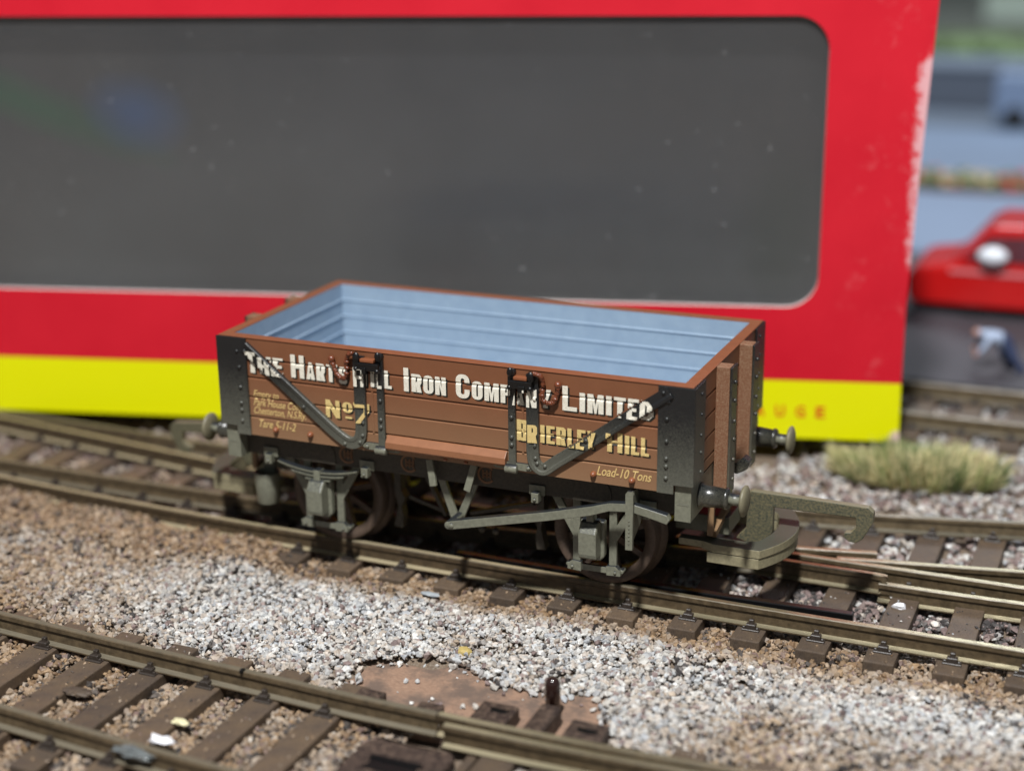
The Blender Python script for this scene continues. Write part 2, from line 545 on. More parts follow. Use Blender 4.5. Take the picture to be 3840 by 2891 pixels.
for k in range(-15, 8):
    x = 64.3 + 8.2 * k
    ys = [yat(NEAR, x), yat(MAIN_FAR, x), yat(DIV_FAR, x)]
    if x > 84: ys.append(yat(FROG_B, x))
    elif 68 > x > -70: ys.append(yat(CLOSURE_NEAR, x))
    sleeper(turnout, x, ys[0] - 4.3, ys[2] + 4.5, ys, 3.7)
m = MB()
m.sweep([Vector((30, 9.6, 0)), Vector((55, 9.6, 0)), Vector((67.3, 9.75, 0)), Vector((84.3, 10.5, 0))], [(-.55, -2.7), (.55, -2.7), (.55, -.45), (-.55, -.45)])
m.build('check_rail', M['black'], turnout, .12)

# --- front track
front = thing('railway_track', 'model railway track across the foreground with tarnished rails and half buried sleepers', 'railway track', (0, 0, 0))
fr = [(x, float(front_y(x))) for x in (-90, -70, -40, -15, 5, 23, 36, 47.2)]
rail(fr, front, 'rail_dull')
rail([(x, float(front_y(x)) + (.12 if x < 50 else 0)) for x in (47.35, 52, 58, 66, 73, 82, 100, 130)], front, 'rail')
rail([(x, float(front_y(x)) - 1.25) for x in (48.6, 54, 60, 68, 80, 100, 130)], front, 'rail', -.35)
rail([(-90, -44.5), (-40, -46.8), (-10, -48.3), (1, -48.9), (17, -49.9), (32, -50.6), (60, -51), (90, -50.6)], front, 'rail_dull')
for k in range(-9, 13):
    x = .7 + 8.15 * k
    if 40 < x < 66: continue
    ry = float(front_y(x)); r2 = ry - 18.4
    rz = -.03 if x < 20 else 0
    sleeper(front, x, ry - 24, ry + 6.6, [ry, r2], 3.6, 0)

# --- track running behind the box on the right
back = thing('railway_track', 'blurred model railway track in the background to the right of the red box', 'railway track', (0, 0, 0))
for yy in (91.5, 109):
    rail([(-20, yy - 2), (60, yy), (96, yy + .6), (160, yy + 2)], back, 'rail_dull')
for k in range(12):
    sleeper(back, 62 + 8.2 * k, 87, 114, [91.6, 109.2])

# ================================================================ BALLAST
def rocks(nvar):
    out = []
    bm = bmesh.new()
    bmesh.ops.create_icosphere(bm, subdivisions=1, radius=.5)
    base = np.array([v.co[:] for v in bm.verts]); faces = np.array([[v.index for v in f.verts] for f in bm.faces])
    bm.free()
    for i in range(nvar):
        v = base * (1 + (rng.random((12, 1)) - .5) * .7)
        # flatten against a few random planes so stones get broken faces
        for _ in range(6):
            nrm = rng.normal(size=3); nrm /= np.linalg.norm(nrm)
            d = v @ nrm; lim = .16 + .16 * rng.random()
            v = v - np.outer(np.maximum(d - lim, 0), nrm)
        out.append(v)
    return np.array(out), faces
RV, RF = rocks(24)
def rand_rot(n):
    q = rng.normal(size=(n, 4)); q /= np.linalg.norm(q, axis=1)[:, None]
    a, b, c, d = q.T
    return np.stack([1 - 2 * (c * c + d * d), 2 * (b * c - a * d), 2 * (b * d + a * c), 2 * (b * c + a * d), 1 - 2 * (b * b + d * d), 2 * (c * d - a * b), 2 * (b * d - a * c), 2 * (c * d + a * b), 1 - 2 * (b * b + c * c)], 1).reshape(n, 3, 3)
def lin(r, g, b): return np.array(srgb(r, g, b)[:3])
PAL = {
    'white': [lin(222, 221, 219), lin(204, 206, 209), lin(184, 187, 193), lin(208, 198, 190), lin(232, 231, 230)],
    'tan': [lin(166, 142, 116), lin(184, 160, 132), lin(150, 126, 102), lin(192, 172, 150), lin(158, 136, 112)],
    'pink': [lin(160, 142, 138), lin(142, 124, 122)],
    'dark': [lin(92, 88, 88), lin(70, 66, 66), lin(112, 106, 104)],
}
def stones(x, y, size, name, stray=.0):
    keep = np.ones(len(x), bool); on_sleeper = np.zeros(len(x), bool)
    for (a, b, c, d, rz) in SLEEPERS:
        foot = (x > a) & (x < b) & (y > c) & (y < d) & (height(x, y) < -2.9)
        lucky = foot & (rng.random(len(x)) < stray)
        on_sleeper |= lucky
        keep &= lucky | ~((x > a - .1) & (x < b + .1) & (y > c - .15) & (y < d + .15) & (height(x, y) < -3.05 + .35 * rng.random(len(x))))
    brd = inside(BOARD, x + rng.normal(size=len(x)) * .55, y + rng.normal(size=len(x)) * .5)
    keep &= ~(brd & (rng.random(len(x)) > (.012 if stray == 0 else .05)))
    keep &= ~((np.abs(x - 49) < 5.5) & (y < front_y(x) + 1.2) & (y > front_y(x) - 4))
    x = x[keep]; y = y[keep]; size = size[keep]
    n = len(x)
    z = height(x, y) - .3 + .42 * rng.random(n)
    tops = on_sleeper[keep]
    z[tops] = -2.66
    ib = inside(BOARD, x, y); z[ib] = -3.95 + size[ib] * .3
    fy = front_y(x)
    # weights of the colour mixes by place
    near_track = np.exp(-((y - 3.5) / 5.2) ** 2)
    front_tr = ss(-28.5, -31.5, y)
    front_edge = np.exp(-((y - fy - 3.5) / 3.4) ** 2) * (1 - ss(28, 40, x))
    left = 1 - ss(-22, 14, x)
    tan = np.clip(near_track * 1.25 + front_edge * .8 + .8 * (1 - ss(30, 60, x)) * front_tr + left * .62 + .36 * ss(66, 84, x) * ss(-8, -16, y) + .02, 0, .97)
    tan = tan + .34 * ss(44, 70, x) * ss(-6, -18, y)
    tan = np.clip(tan + .6 * (vnoise(x, y, 7, 9) - .5), 0.02, .97)
    behind = ss(10, 16, y)
    darkp = .035 + .45 * behind * ss(60, 80, x) * (1 - ss(24, 34, y)) + .12 * front_tr + .12 * np.clip(vnoise(x, y, 5, 3) - .6, 0, 1) * 4
    pinkp = .08 + .3 * behind
    r = rng.random(n)
    cols = np.zeros((n, 3))
    for nm, mask in (('dark', r < darkp), ('pink', (r >= darkp) & (r < darkp + pinkp))):
        k = rng.integers(0, len(PAL[nm]), n)
        cols[mask] = np.array(PAL[nm])[k][mask]
    rest = r >= darkp + pinkp
    r2 = rng.random(n)
    k = rng.integers(0, 5, n)
    f_ = np.clip(tan + .34 * rng.normal(size=n) * .6, 0, 1)[:, None]
    mixc = np.array(PAL['white'])[k] * (1 - f_) + np.array(PAL['tan'])[rng.integers(0, 5, n)] * f_
    cols[rest] = mixc[rest]
    # brown glue wash near the track
    wash = np.clip(near_track * .8 + front_tr * .6 + front_edge * .55 + left * .3 + .35 * np.clip(vnoise(x, y, 4.3, 13) - .55, 0, 1) * 2, 0, .9)[:, None]
    cols = cols * (1 - wash) + wash * cols * np.array([.79, .69, .58])
    cols *= (.78 + .34 * rng.random((n, 1)))
    cols = np.clip(cols * np.array([.87, .885, .885]), 0, 1)
    R = rand_rot(n)
    sc = size[:, None] * (np.array([1.0, 1.0, 1.0]) + (rng.random((n, 3)) - .5) * np.array([.55, .5, .45]))
    V = RV[rng.integers(0, len(RV), n)] * sc[:, None, :]
    V = np.einsum('nij,nkj->nki', R, V)
    V[:, :, 2] *= .85
    V += np.stack([x, y, z], 1)[:, None, :]
    nv = 12; nf = len(RF)
    F = (RF[None] + (np.arange(n) * nv)[:, None, None]).reshape(-1, 3)
    me = bpy.data.meshes.new(name)
    me.vertices.add(n * nv); me.vertices.foreach_set('co', V.reshape(-1).astype(np.float32))
    me.loops.add(len(F) * 3); me.loops.foreach_set('vertex_index', F.reshape(-1).astype(np.int32))
    me.polygons.add(len(F)); me.polygons.foreach_set('loop_start', (np.arange(len(F)) * 3).astype(np.int32))
    at = me.color_attributes.new('tint', 'FLOAT_COLOR', 'POINT')
    at.data.foreach_set('color', np.repeat(np.concatenate([cols, np.ones((n, 1))], 1), nv, 0).reshape(-1).astype(np.float32))
    me.polygons.foreach_set('use_smooth', np.zeros(len(F), bool))
    me.update(calc_edges=True)
    me.materials.append(M['stone'])
    o = bpy.data.objects.new(name, me); COL.objects.link(o)
    o['kind'] = 'stuff'
    return o
t = NT('ballast_stone')
a = t.n('ShaderNodeAttribute'); a.attribute_name = 'tint'
nz = t.noise(3.2, 4, .7)
col = t.mix(1.0, a.outputs['Color'], t.ramp(nz, [(.3, (.66, .63, .6)), (.7, (1.08, 1.07, 1.05))]), 'MULTIPLY')
t.bump(t.noise(5, 3, .7), .35, .12)
M['stone'] = t.set(col, .62, 0, .4)
# near zone, fine; beyond the wagon, coarser and fewer
def scatter(x0, x1, y0, y1, per, s0, s1):
    n = int((x1 - x0) * (y1 - y0) * per)
    return rng.random(n) * (x1 - x0) + x0, rng.random(n) * (y1 - y0) + y0, s0 + (s1 - s0) * rng.random(n) ** 1.6
xs = []; ys = []; sz = []
for args in ((-28, 122, -60, 8, 4.8, .66, 1.4), (-95, -28, -60, 20, 2.6, .8, 1.4), (-28, 122, 8, 30, 3.0, .75, 1.35), (-95, 130, 20, 66, 1.3, 1.0, 1.7), (60, 140, 66, 122, 1.0, 1.1, 1.9)):
    a_, b_, c_ = scatter(*args)
    xs.append(a_); ys.append(b_); sz.append(c_)
bx_ = np.concatenate(xs); by_ = np.concatenate(ys); bs_ = np.concatenate(sz)
tag(stones(bx_, by_, bs_, 'ballast'), 'loose grey, white and tan stone ballast spread around the tracks', 'gravel', kind='stuff')

a_, b_, c_ = scatter(-40, 122, -60, 30, 2.2, .28, .6)
tag(stones(a_, b_, c_, 'fine_ballast', .16), 'fine brown grit scattered between the stones and over the sleepers', 'grit', kind='stuff')

# ================================================================ WAGON
L_, W_ = 66.0, 32.5
TOP, BOT = 30.0, 16.45
wagon = thing('open_wagon', 'brown plank sided open goods wagon with pale blue inside and white lettering', 'model wagon', (33, 16.25, 0))
def wb(mb, name, mats, parent=None, **k):
    """build in scene coordinates, then hang under the wagon"""
    o = mb.build(name, mats, parent or wagon, **k)
    if parent is None: o.matrix_parent_inverse = Matrix.Translation((-33, -16.25, 0))
    return o
GR = [19.05, 21.83, 24.55, 27.2]
def plank_profile(y_out, y_in, sgn, bot, top, glist, gin):
    """outline (y,z) of a planked wall; outer face with V grooves, inner with shallow ones"""
    out = [(y_out, bot)]
    for g in glist:
        out += [(y_out, g - .19), (y_out + sgn * .26, g - .05), (y_out + sgn * .26, g + .05), (y_out, g + .19)]
    out += [(y_out, top)]
    inn = [(y_in, top)]
    for g in reversed(gin):
        inn += [(y_in, g + .16), (y_in + sgn * .17, g + .03), (y_in + sgn * .15, g - .08), (y_in, g - .3)]
    inn += [(y_in, bot)]
    return out + inn
def wall(name, axis_x, y_out, y_in, a, b, bot, glist):
    sgn = 1 if y_in > y_out else -1
    poly = plank_profile(y_out, y_in, sgn, bot, TOP, glist, [19.9, 22.6, 25.1, 27.6])
    m = MB()
    n = len(poly)
    no = 2 + 4 * len(glist)
    if bot < 17:
        m.box((2.25, min(y_out, y_in), BOT), (L_ - 2.25, max(y_out, y_in), 17.66), 0)
        m2q = 17.66
        poly = plank_profile(y_out, y_in, sgn, 17.66, TOP, glist, [19.9, 22.6, 25.1, 27.6])
    if axis_x: vs = [(a, p[0], p[1]) for p in poly] + [(b, p[0], p[1]) for p in poly]
    else: vs = [(p[0], a, p[1]) for p in poly] + [(p[0], b, p[1]) for p in poly]
    fs = []; mi = []
    for i in range(n):
        j = (i + 1) % n
        fs.append((i, j, j + n, i + n))
        mi.append(1 if (no <= i < n - 1) else (2 if i == no - 1 else 0))
    tr = tessellate_polygon([[Vector((p[0], p[1], 0)) for p in poly]])
    for q in tr:
        fs.append(q); mi.append(0); fs.append(tuple(k + n for k in q)[::-1]); mi.append(0)
    m.add(vs, fs, mi)
    return wb(m, name, [M['brown'], M['blue'], M['brown_bright']])
side_near = wall('side_panel', True, 0, 1.5, 0, L_, BOT, GR)
side_far = wall('side_panel', True, W_, W_ - 1.5, 0, L_, BOT, GR)
wall('end_panel', False, L_, L_ - 1.5, 1.5, W_ - 1.5, 17.7, GR)
wall('end_panel', False, 0, 1.5, 1.5, W_ - 1.5, 17.7, GR)
# planks of the far end corners need brown ends; the side walls run the full length
m = MB(); m.box((1.5, 1.5, 17.2), (L_ - 1.5, W_ - 1.5, 18.0)); wb(m, 'floor', M['blue'])
# slim orange-brown capping along the tops
m = MB()
for a, b in (((-.02, -.12, TOP), (L_ + .02, 1.45, TOP + .12)), ((-.02, W_ - 1.45, TOP), (L_ + .02, W_ + .12, TOP + .12)), ((-.05, 1.45, TOP), (1.45, W_ - 1.45, TOP + .12)), ((L_ - 1.45, 1.45, TOP), (L_ + .05, W_ - 1.45, TOP + .12))):
    m.box(a, b)
wb(m, 'top_rim', M['brown_bright'], bevel=.06)
# corner plates, wrapped round the corner
def corner(x0, sx, y0, sy, name='corner_plate'):
    th = .3
    m = MB()
    def bx(a, b):
        m.box(tuple(min(p, q) for p, q in zip(a, b)), tuple(max(p, q) for p, q in zip(a, b)))
    X_ = lambda v: x0 + sx * v
    Y_ = lambda v: y0 + sy * v
    bx((X_(-th), Y_(-th), 17.6), (X_(4.3), Y_(0), TOP))             # on the side
    bx((X_(2.2), Y_(-th), 16.4), (X_(4.3), Y_(0), 17.6))            # the tongue beside the headstock
    bx((X_(-th), Y_(0), 17.75), (X_(0), Y_(4.2), TOP - .05))        # on the end
    for zz in (25.9, 23.1, 20.9, 19.9, 18.4):
        m.ball((X_(3.15), Y_(-th), zz), .3, (1, .9, 1), n=6)
    m.ball((X_(2.9), Y_(-th), 28.1), .26, (1, .9, 1), n=6)
    for zz in (28.6, 26.0, 23.4, 21.2, 18.7):
        m.ball((X_(-th), Y_(2.6), zz), .24, (.8, 1, 1), n=6)
    return m
for (x0, sx) in ((0, 1), (L_, -1)):
    for (y0, sy) in ((0, 1), (W_, -1)):
        wb(corner(x0, sx, y0, sy), 'corner_plate', M['iron'], bevel=.07)
# diagonal braces that curve into an upright
def brace(pts, name='diagonal_brace', wd=1.6):
    pts = smooth_path([(p[0], 0, p[1]) for p in pts], 6)
    m = MB()
    prof = [(-wd / 2, 0), (-wd / 2, -.46), (.1, -.5), (.3, -.6), (wd / 2 - .12, -.62), (wd / 2, -.52), (wd / 2, 0)]
    n = len(prof); vs = []; fs = []
    for i, p in enumerate(pts):
        d = (pts[min(i + 1, len(pts) - 1)] - pts[max(i - 1, 0)]).normalized()
        nn = Vector((-d.z, 0, d.x))
        for a, b in prof: vs.append(p + nn * a + Vector((0, b, 0)))
    for i in range(len(pts) - 1):
        for k in range(n): fs.append((i * n + k, (i + 1) * n + k, (i + 1) * n + (k + 1) % n, i * n + (k + 1) % n))
    fs.append(tuple(range(n))); fs.append(tuple(range((len(pts) - 1) * n, len(pts) * n))[::-1])
    m.add(vs, fs)
    L = len(pts)
    for fr_ in (.03, .22, .42, .56, .64, .72, .86):
        i = int(fr_ * (L - 1)); p = pts[i]
        d = (pts[min(i + 1, L - 1)] - pts[max(i - 1, 0)]).normalized(); nn = Vector((-d.z, 0, d.x))
        m.ball(p + nn * -.35 + Vector((0, -.48, 0)), .27, (1, .9, 1), n=6)
    return m
bl = brace([(4.0, 28.9), (8, 25.8), (14, 21.1), (17.6, 18.35), (19.6, 17.35), (20.9, 17.9), (21.35, 19.4), (21.35, 23), (21.35, 28.0), (21.35, 29.4)])
brl = brace([(63.2, 29.3), (58, 25.5), (52, 21.0), (48.6, 18.5), (47.0, 17.35), (45.9, 17.9), (45.55, 19.4), (45.55, 23), (45.55, 28.0), (45.55, 29.6)])
# flip the lip so that it stays on the upper edge
ob1 = wb(bl, 'diagonal_brace', M['iron'], bevel=.05)
ob2 = wb(brl, 'diagonal_brace', M['iron'], bevel=.05)
# far side too
for x0 in (0,):
    f = brace([(4.0, 28.9), (8, 25.8), (14, 21.1), (17.6, 18.35), (19.6, 17.35), (20.9, 17.9), (21.35, 19.4), (21.35, 29.4)])
    f.v = [(x, W_ - y, z_) for x, y, z_ in f.v]; wb(f, 'diagonal_brace', M['iron'])
    f = brace([(63.2, 29.3), (58, 25.5), (52, 21.0), (47.0, 17.35), (45.55, 19.4), (45.55, 29.6)])
    f.v = [(x, W_ - y, z_) for x, y, z_ in f.v]; wb(f, 'diagonal_brace', M['iron'])
straps = []
for i, xc in enumerate((24.35, 42.75)):
    m = MB()
    m.box((xc - .5, -.45, 16.9), (xc + .5, 0, 29.7))
    m.lathe([(.01, -.75), (.5, -.75), (.55, 0), (.55, .2)], (xc, 0, 29.55), 'y', 14)
    for zz in (23.7, 21.1, 20.1, 28.0):
        m.ball((xc, -.45, zz), .3, (1, .9, 1), n=6)
    straps.append(wb(m, 'door_strap', M['iron'], bevel=.08))
    # hinge at the foot
    m = MB()
    m.prism([(xc - 3.0, 17.2), (xc - 2.3, 16.75), (xc + 2.3, 16.75), (xc + 3.0, 17.2), (xc + 2.3, 17.75), (xc - 2.3, 17.75)], 1, -.35, .05)
    m.lathe([(.01, -.8), (.58, -.8), (.58, .8), (.01, .8)], (xc, -.62, 17.0), 'x', 14)
    for dx in (-2.2, 2.2): m.ball((xc + dx, -.4, 17.25), .3, n=6)
    wb(m, 'door_hinge', M['khaki'], bevel=.06)
    # latch across the top of brace upright and strap
    xu = 21.35 if i == 0 else 45.55
    a, b = min(xc, xu), max(xc, xu)
    m = MB()
    m.box((a - .2, -1.2, 27.75), (b + .2, -.6, 28.75))
    m.ball((xu, -.95, 29.35), .5, (1, .7, 1.5), n=8)
    m.ball((xc, -.8, 29.7), .42, (1, .7, 1.5), n=8)
    m.ball((xc, -1.0, 27.8), .36, n=8); m.ball((xu, -1.1, 27.9), .36, n=8)
    m.box((xu + (.7 if i == 0 else -1.6), -1.4, 27.3), (xu + (1.5 if i == 0 else -.7), -.9, 28.2))
    wb(m, 'door_latch', M['black'], bevel=.1)
    m = MB(); m.box((a + .5, -1.05, 28.8), (b - .5, -.1, 29.25)); wb(m, 'latch_block', M['brown_bright'], bevel=.1)
    # chain of lumpy links
    if i == 0: cp = [(21.0, -1.1, 29.9), (20.2, -.8, 29.6), (19.75, -.55, 28.7), (19.7, -.5, 27.5), (19.5, -.5, 26.5), (18.9, -.55, 26.2), (18.2, -.5, 26.7), (17.7, -.4, 27.6), (17.4, -.4, 28.6)]
    else: cp = [(45.9, -1.1, 29.9), (46.6, -.8, 29.7), (47.0, -.55, 28.9), (46.95, -.5, 27.6), (46.9, -.5, 26.7), (47.5, -.55, 26.2), (48.3, -.5, 26.25), (48.7, -.45, 27.1), (48.9, -.4, 27.9), (48.95, -.4, 28.6)]
    P = smooth_path(cp, 6)
    m = MB()
    m.tube([p + Vector((random.gauss(0, .05), 0, random.gauss(0, .05))) for p in P], [.27 + .06 * (k_ % 2) for k_ in range(len(P))], 7)
    acc = 0
    for k in range(1, len(P)):
        acc += (P[k] - P[k - 1]).length
        if acc > .62:
            acc = 0
            r_ = .24 + .09 * random.random()
            m.ball(P[k] + Vector((0, -.1, 0)), r_, (1.25 if k % 4 < 2 else .6, .8, .8 if k % 4 < 2 else 1.35), n=6)
    m.ball(cp[-1], .48, (1, .9, 1), n=8)
    wb(m, 'door_chain', M['chain'])
# door outline: thin grooves left and right of the drop door, set as narrow recessed beads
m = MB()
for xg in (23.0, 44.1):
    m.box((xg - .14, -.07, 18.9), (xg + .14, .1, 27.6))
wb(m, 'door_post', M['brown'], bevel=.05)
m = MB()
m.prism([(.0, 19.1), (-.25, 19.1), (-.95, 18.3), (-1.0, 17.5), (-.5, 17.1), (0, 17.1)], 0, 25.1, 42.0)
wb(m, 'door_ledge', M['ledge'], bevel=.08)
m = MB()
for bx0, bz0 in ((8.2, 17.6), (13.5, 17.6), (33.3, 16.85), (53.5, 17.55), (58.5, 17.4), (36.2, 16.8)):
    r_ = .42 if bz0 > 17 else .28
    m.ball((bx0, -.1, bz0), r_, (1, 1.3, 1), n=8)
wb(m, 'side_bolt', M['brown_bright'])
# end stanchions, T section, both ends
for x0, sx in ((L_, 1), (0, -1)):
    for yc in (10.9, 21.6):
        m = MB()
        lo, hi = sorted((x0, x0 + sx * 1.75))
        m.box((lo, yc - 1.35, 13.5), (hi, yc + .55, 30.05), 0)
        lo2, hi2 = sorted((x0 + sx * 1.75, x0 + sx * 2.05))
        m.box((lo2, yc - 1.35, 13.3), (hi2, yc + 1.2, 30.0), 1)
        for zz in (27.8, 25.4, 22.7, 20.3, 17.6, 15.0):
            m.ball((x0 + sx * 2.05, yc + .2, zz), .28, n=6, mi=1)
        wb(m, 'end_stanchion', [M['brown_dust'], M['iron_end']], bevel=.1)

# ---- underframe
for yy in (2.0, W_ - 3.0):
    m = MB(); m.box((1.9, yy, 12.95), (64.0, yy + 1.0, 16.6)); m.box((1.9, yy - .35, 16.1), (64.0, yy, 16.5))
    sb = wb(m, 'solebar', M['khaki_dark'], bevel=.06)
m = MB(); m.box((1.9, 3.0, 14.4), (64, W_ - 3.0, 16.9)); wb(m, 'chassis_deck', M['khaki_dark'])
for x0, x1 in ((63.85, 65.9), (.1, 2.15)):
    m = MB(); m.box((x0, .3, 12.8), (x1, W_ - .3, 17.4))
    m.box((x0 + .3, .26, 14.9), (x1 - .3, .34, 15.05))
    wb(m, 'headstock', M['khaki'], bevel=.16)
# maker's plates: an open ring with strokes inside
for xc in (17.8, 27.0, 38.1):
    m = MB()
    ring = arc(0, 0, 1.25, 40, 320, 20) + arc(0, 0, .98, 320, 40, 20)
    m.prism([(xc + a_, 14.65 + b_) for a_, b_ in ring], 1, 1.9, 2.03)
    for dx in (-.45, .1, .6): m.box((xc + dx - .1, 1.9, 14.1), (xc + dx + .1, 2.03, 15.25))
    for dz in (-.25, .2): m.box((xc - .5, 1.9, 14.65 + dz - .08), (xc + .75, 2.03, 14.65 + dz + .08))
    wb(m, 'maker_emblem', M['logo'])
# V brackets and small angled steps
for (xa, za, xb, zb) in ((30.4, 16.0, 31.1, 12.5), (36.8, 16.1, 35.9, 12.5)):
    m = MB(); m.bar((xa, 1.2, za), (xb, .75, zb), .95, .5, (0, 1, 0)); wb(m, 'door_stop', M['khaki'], bevel=.08)

def axle_group(xc):
    """spring, axlebox, W-iron on both sides"""
    for side in (0, 1):
        def add(m, name, mat, **k):
            if side: m.v = [(x, W_ - y, z_) for x, y, z_ in m.v]
            wb(m, name, mat, **k)
        m = MB()                                   # W-iron: a plate with legs and raked stays
        y0, y1 = 2.9, 3.4
        for lx in (-1, 1):
            m.box((xc + lx * 2.45 - .5, y0, 3.0), (xc + lx * 2.45 + .5, y1, 13.2))
            m.prism([(xc + lx * 2.9, 7.6), (xc + lx * 6.1, 13.1), (xc + lx * 4.9, 13.1), (xc + lx * 2.2, 8.6), (xc + lx * 2.2, 6.4)][::lx], 1, y0 + .02, y1 - .02)
            m.prism([(xc + lx * 1.7, 3.0), (xc + lx * 3.6, 3.1), (xc + lx * 3.5, 3.9), (xc + lx * 2.9, 4.4), (xc + lx * 1.7, 4.3)][::lx], 1, y0 - .35, y1)
            m.ball((xc + lx * 2.9, y0 - .35, 3.55), .24, n=6)
            m.lathe([(.01, -.1), (.3, -.1), (.3, 1.0), (.01, 1.0)], (xc + lx * 3.6, 3.0, 3.6), 'y', 10)
        m.box((xc - 2, y0 - .1, 3.15), (xc + 2, y1 - .1, 4.0))
        add(m, 'axle_guard', M['khaki'], bevel=.07)
        m = MB()
        m.prism([(.15, 6.5), (.35, 5.8), (2.4, 5.6), (2.4, 10.7), (1.05, 10.7), (.1, 9.4)], 0, xc - 1.25, xc + 1.15)
        m.prism([(xc - 1.6, 5.6), (xc - 1.1, 5.1), (xc + 1.1, 5.1), (xc + 1.6, 5.6), (xc + 1.6, 10.5), (xc - 1.6, 10.5)], 1, 2.0, 3.2)
        add(m, 'axlebox', M['khaki'], bevel=.28, seg=3)
        m = MB()
        for k in range(5):
            hw = 6.1 - k * 1.05
            c0 = [(xc + hw * u, 12.75 - k * .27 - .9 * (1 - u * u * (hw / 6.1) ** 2)) for u in np.linspace(-1, 1, 17)]
            poly = c0 + [(a_, b_ - .22) for a_, b_ in reversed(c0)]
            m.prism(poly, 1, 1.3 + .16 * (k % 2), 2.3)
        if not (side == 0 and xc > 40): add(m, 'leaf_spring', M['khaki'])
        m = MB(); m.box((xc - .5, 1.1, 10.2), (xc + .5, 2.4, 12.1))
        add(m, 'spring_buckle', M['khaki'], bevel=.1)
        for lx in (-1, 1):
            m = MB(); m.box((xc + lx * 7.4 - .5, .9, 12.1), (xc + lx * 7.4 + .5, 2.1, 13.5)); m.ball((xc + lx * 7.4, .9, 12.6), .26, n=6)
            m.box((xc + lx * 7.4 - 1.1, 1.7, 12.9), (xc + lx * 7.4 + 1.1, 2.0, 14.3))
            add(m, 'spring_hanger', M['khaki'], bevel=.12)
        # solebar crown plate above the spring
        m = MB(); m.prism(arc(xc, 14.0, 2.6, 0, 180, 14) + [(xc - 2.6, 13.0), (xc + 2.6, 13.0)], 1, 1.86, 2.05)
        add(m, 'crown_plate', M['khaki_dark'], bevel=.04)
    # wheelset
    ax = MB(); ax.lathe([(.01, 4.0), (.75, 4.0), (.75, W_ - 4.0), (.01, W_ - 4.0)], (xc, 0, 6.95), 'y', 16)
    axle = wb(ax, 'wheelset', M['wheel'])
    for sd in (0, 1):
        m = MB()
        y = lambda v: v
        prof = [(5.5, 6.75), (6.8, 6.5), (6.95, 6.6), (6.95, 8.5), (7.1, 8.7), (7.75, 8.95), (7.75, 9.3), (7.4, 9.55), (5.6, 9.5), (5.5, 6.75)]
        m.lathe(prof, (xc, 0, 6.95), 'y', 56)
        m.lathe([(.01, 6.4), (1.3, 6.4), (1.5, 6.8), (1.5, 9.0), (.01, 9.0)], (xc, 0, 6.95), 'y', 20)
        for k in range(8):
            a0 = 2 * math.pi * (k + .35) / 8
            p0 = Vector((xc + 1.1 * math.cos(a0), 7.9, 6.95 + 1.1 * math.sin(a0))); p1 = Vector((xc + 5.8 * math.cos(a0), 7.9, 6.95 + 5.8 * math.sin(a0)))
            m.bar(p0, p1, .8, .75, (0, 1, 0))
        if sd: m.v = [(a_, W_ - b_, c_) for a_, b_, c_ in m.v]
        wh = wb(m, 'wheel', M['wheel'], axle)
axle_group(13.35)
axle_group(52.6)
# buffers
for x0, sx in ((L_, 1), (0, -1)):
    for yc in (4.4, 28.15):
        def lx(prof): return [(r_, sx * h) for r_, h in prof]
        bfb = MB(); bfb.lathe(lx([(.01, -.3), (1.65, -.3), (1.65, .2), (1.4, .3), (1.35, 1.4), (1.2, 3.0), (1.35, 3.05), (1.4, 3.3), (1.2, 3.6), (.01, 3.6)]), (x0, yc, 14.95), 'x', 28)
        b0 = wb(bfb, 'buffer', M['buffer'])
        m = MB(); m.lathe(lx([(.01, 3.3), (.75, 3.3), (.72, 5.1), (.01, 5.1)]), (x0, yc, 14.95), 'x', 20); wb(m, 'buffer_shank', M['khaki'], b0)
        m = MB(); m.lathe(lx([(.01, 4.9), (.8, 4.95), (1.75, 5.15), (1.98, 5.35), (1.93, 5.6), (1.4, 5.85), (.7, 5.95), (.01, 5.98)]), (x0, yc, 14.95), 'x', 28); wb(m, 'buffer_head', M['coupler_edge'], b0)
# draw hook between the buffers
m = MB(); m.prism([(66.2, 14.2), (67.6, 14.1), (68.9, 14.9), (69.2, 15.9), (68.3, 16.5), (67.6, 15.6), (66.2, 15.6)], 1, 15.2, 16.9); wb(m, 'drawbar_hook', M['buffer'], bevel=.2)
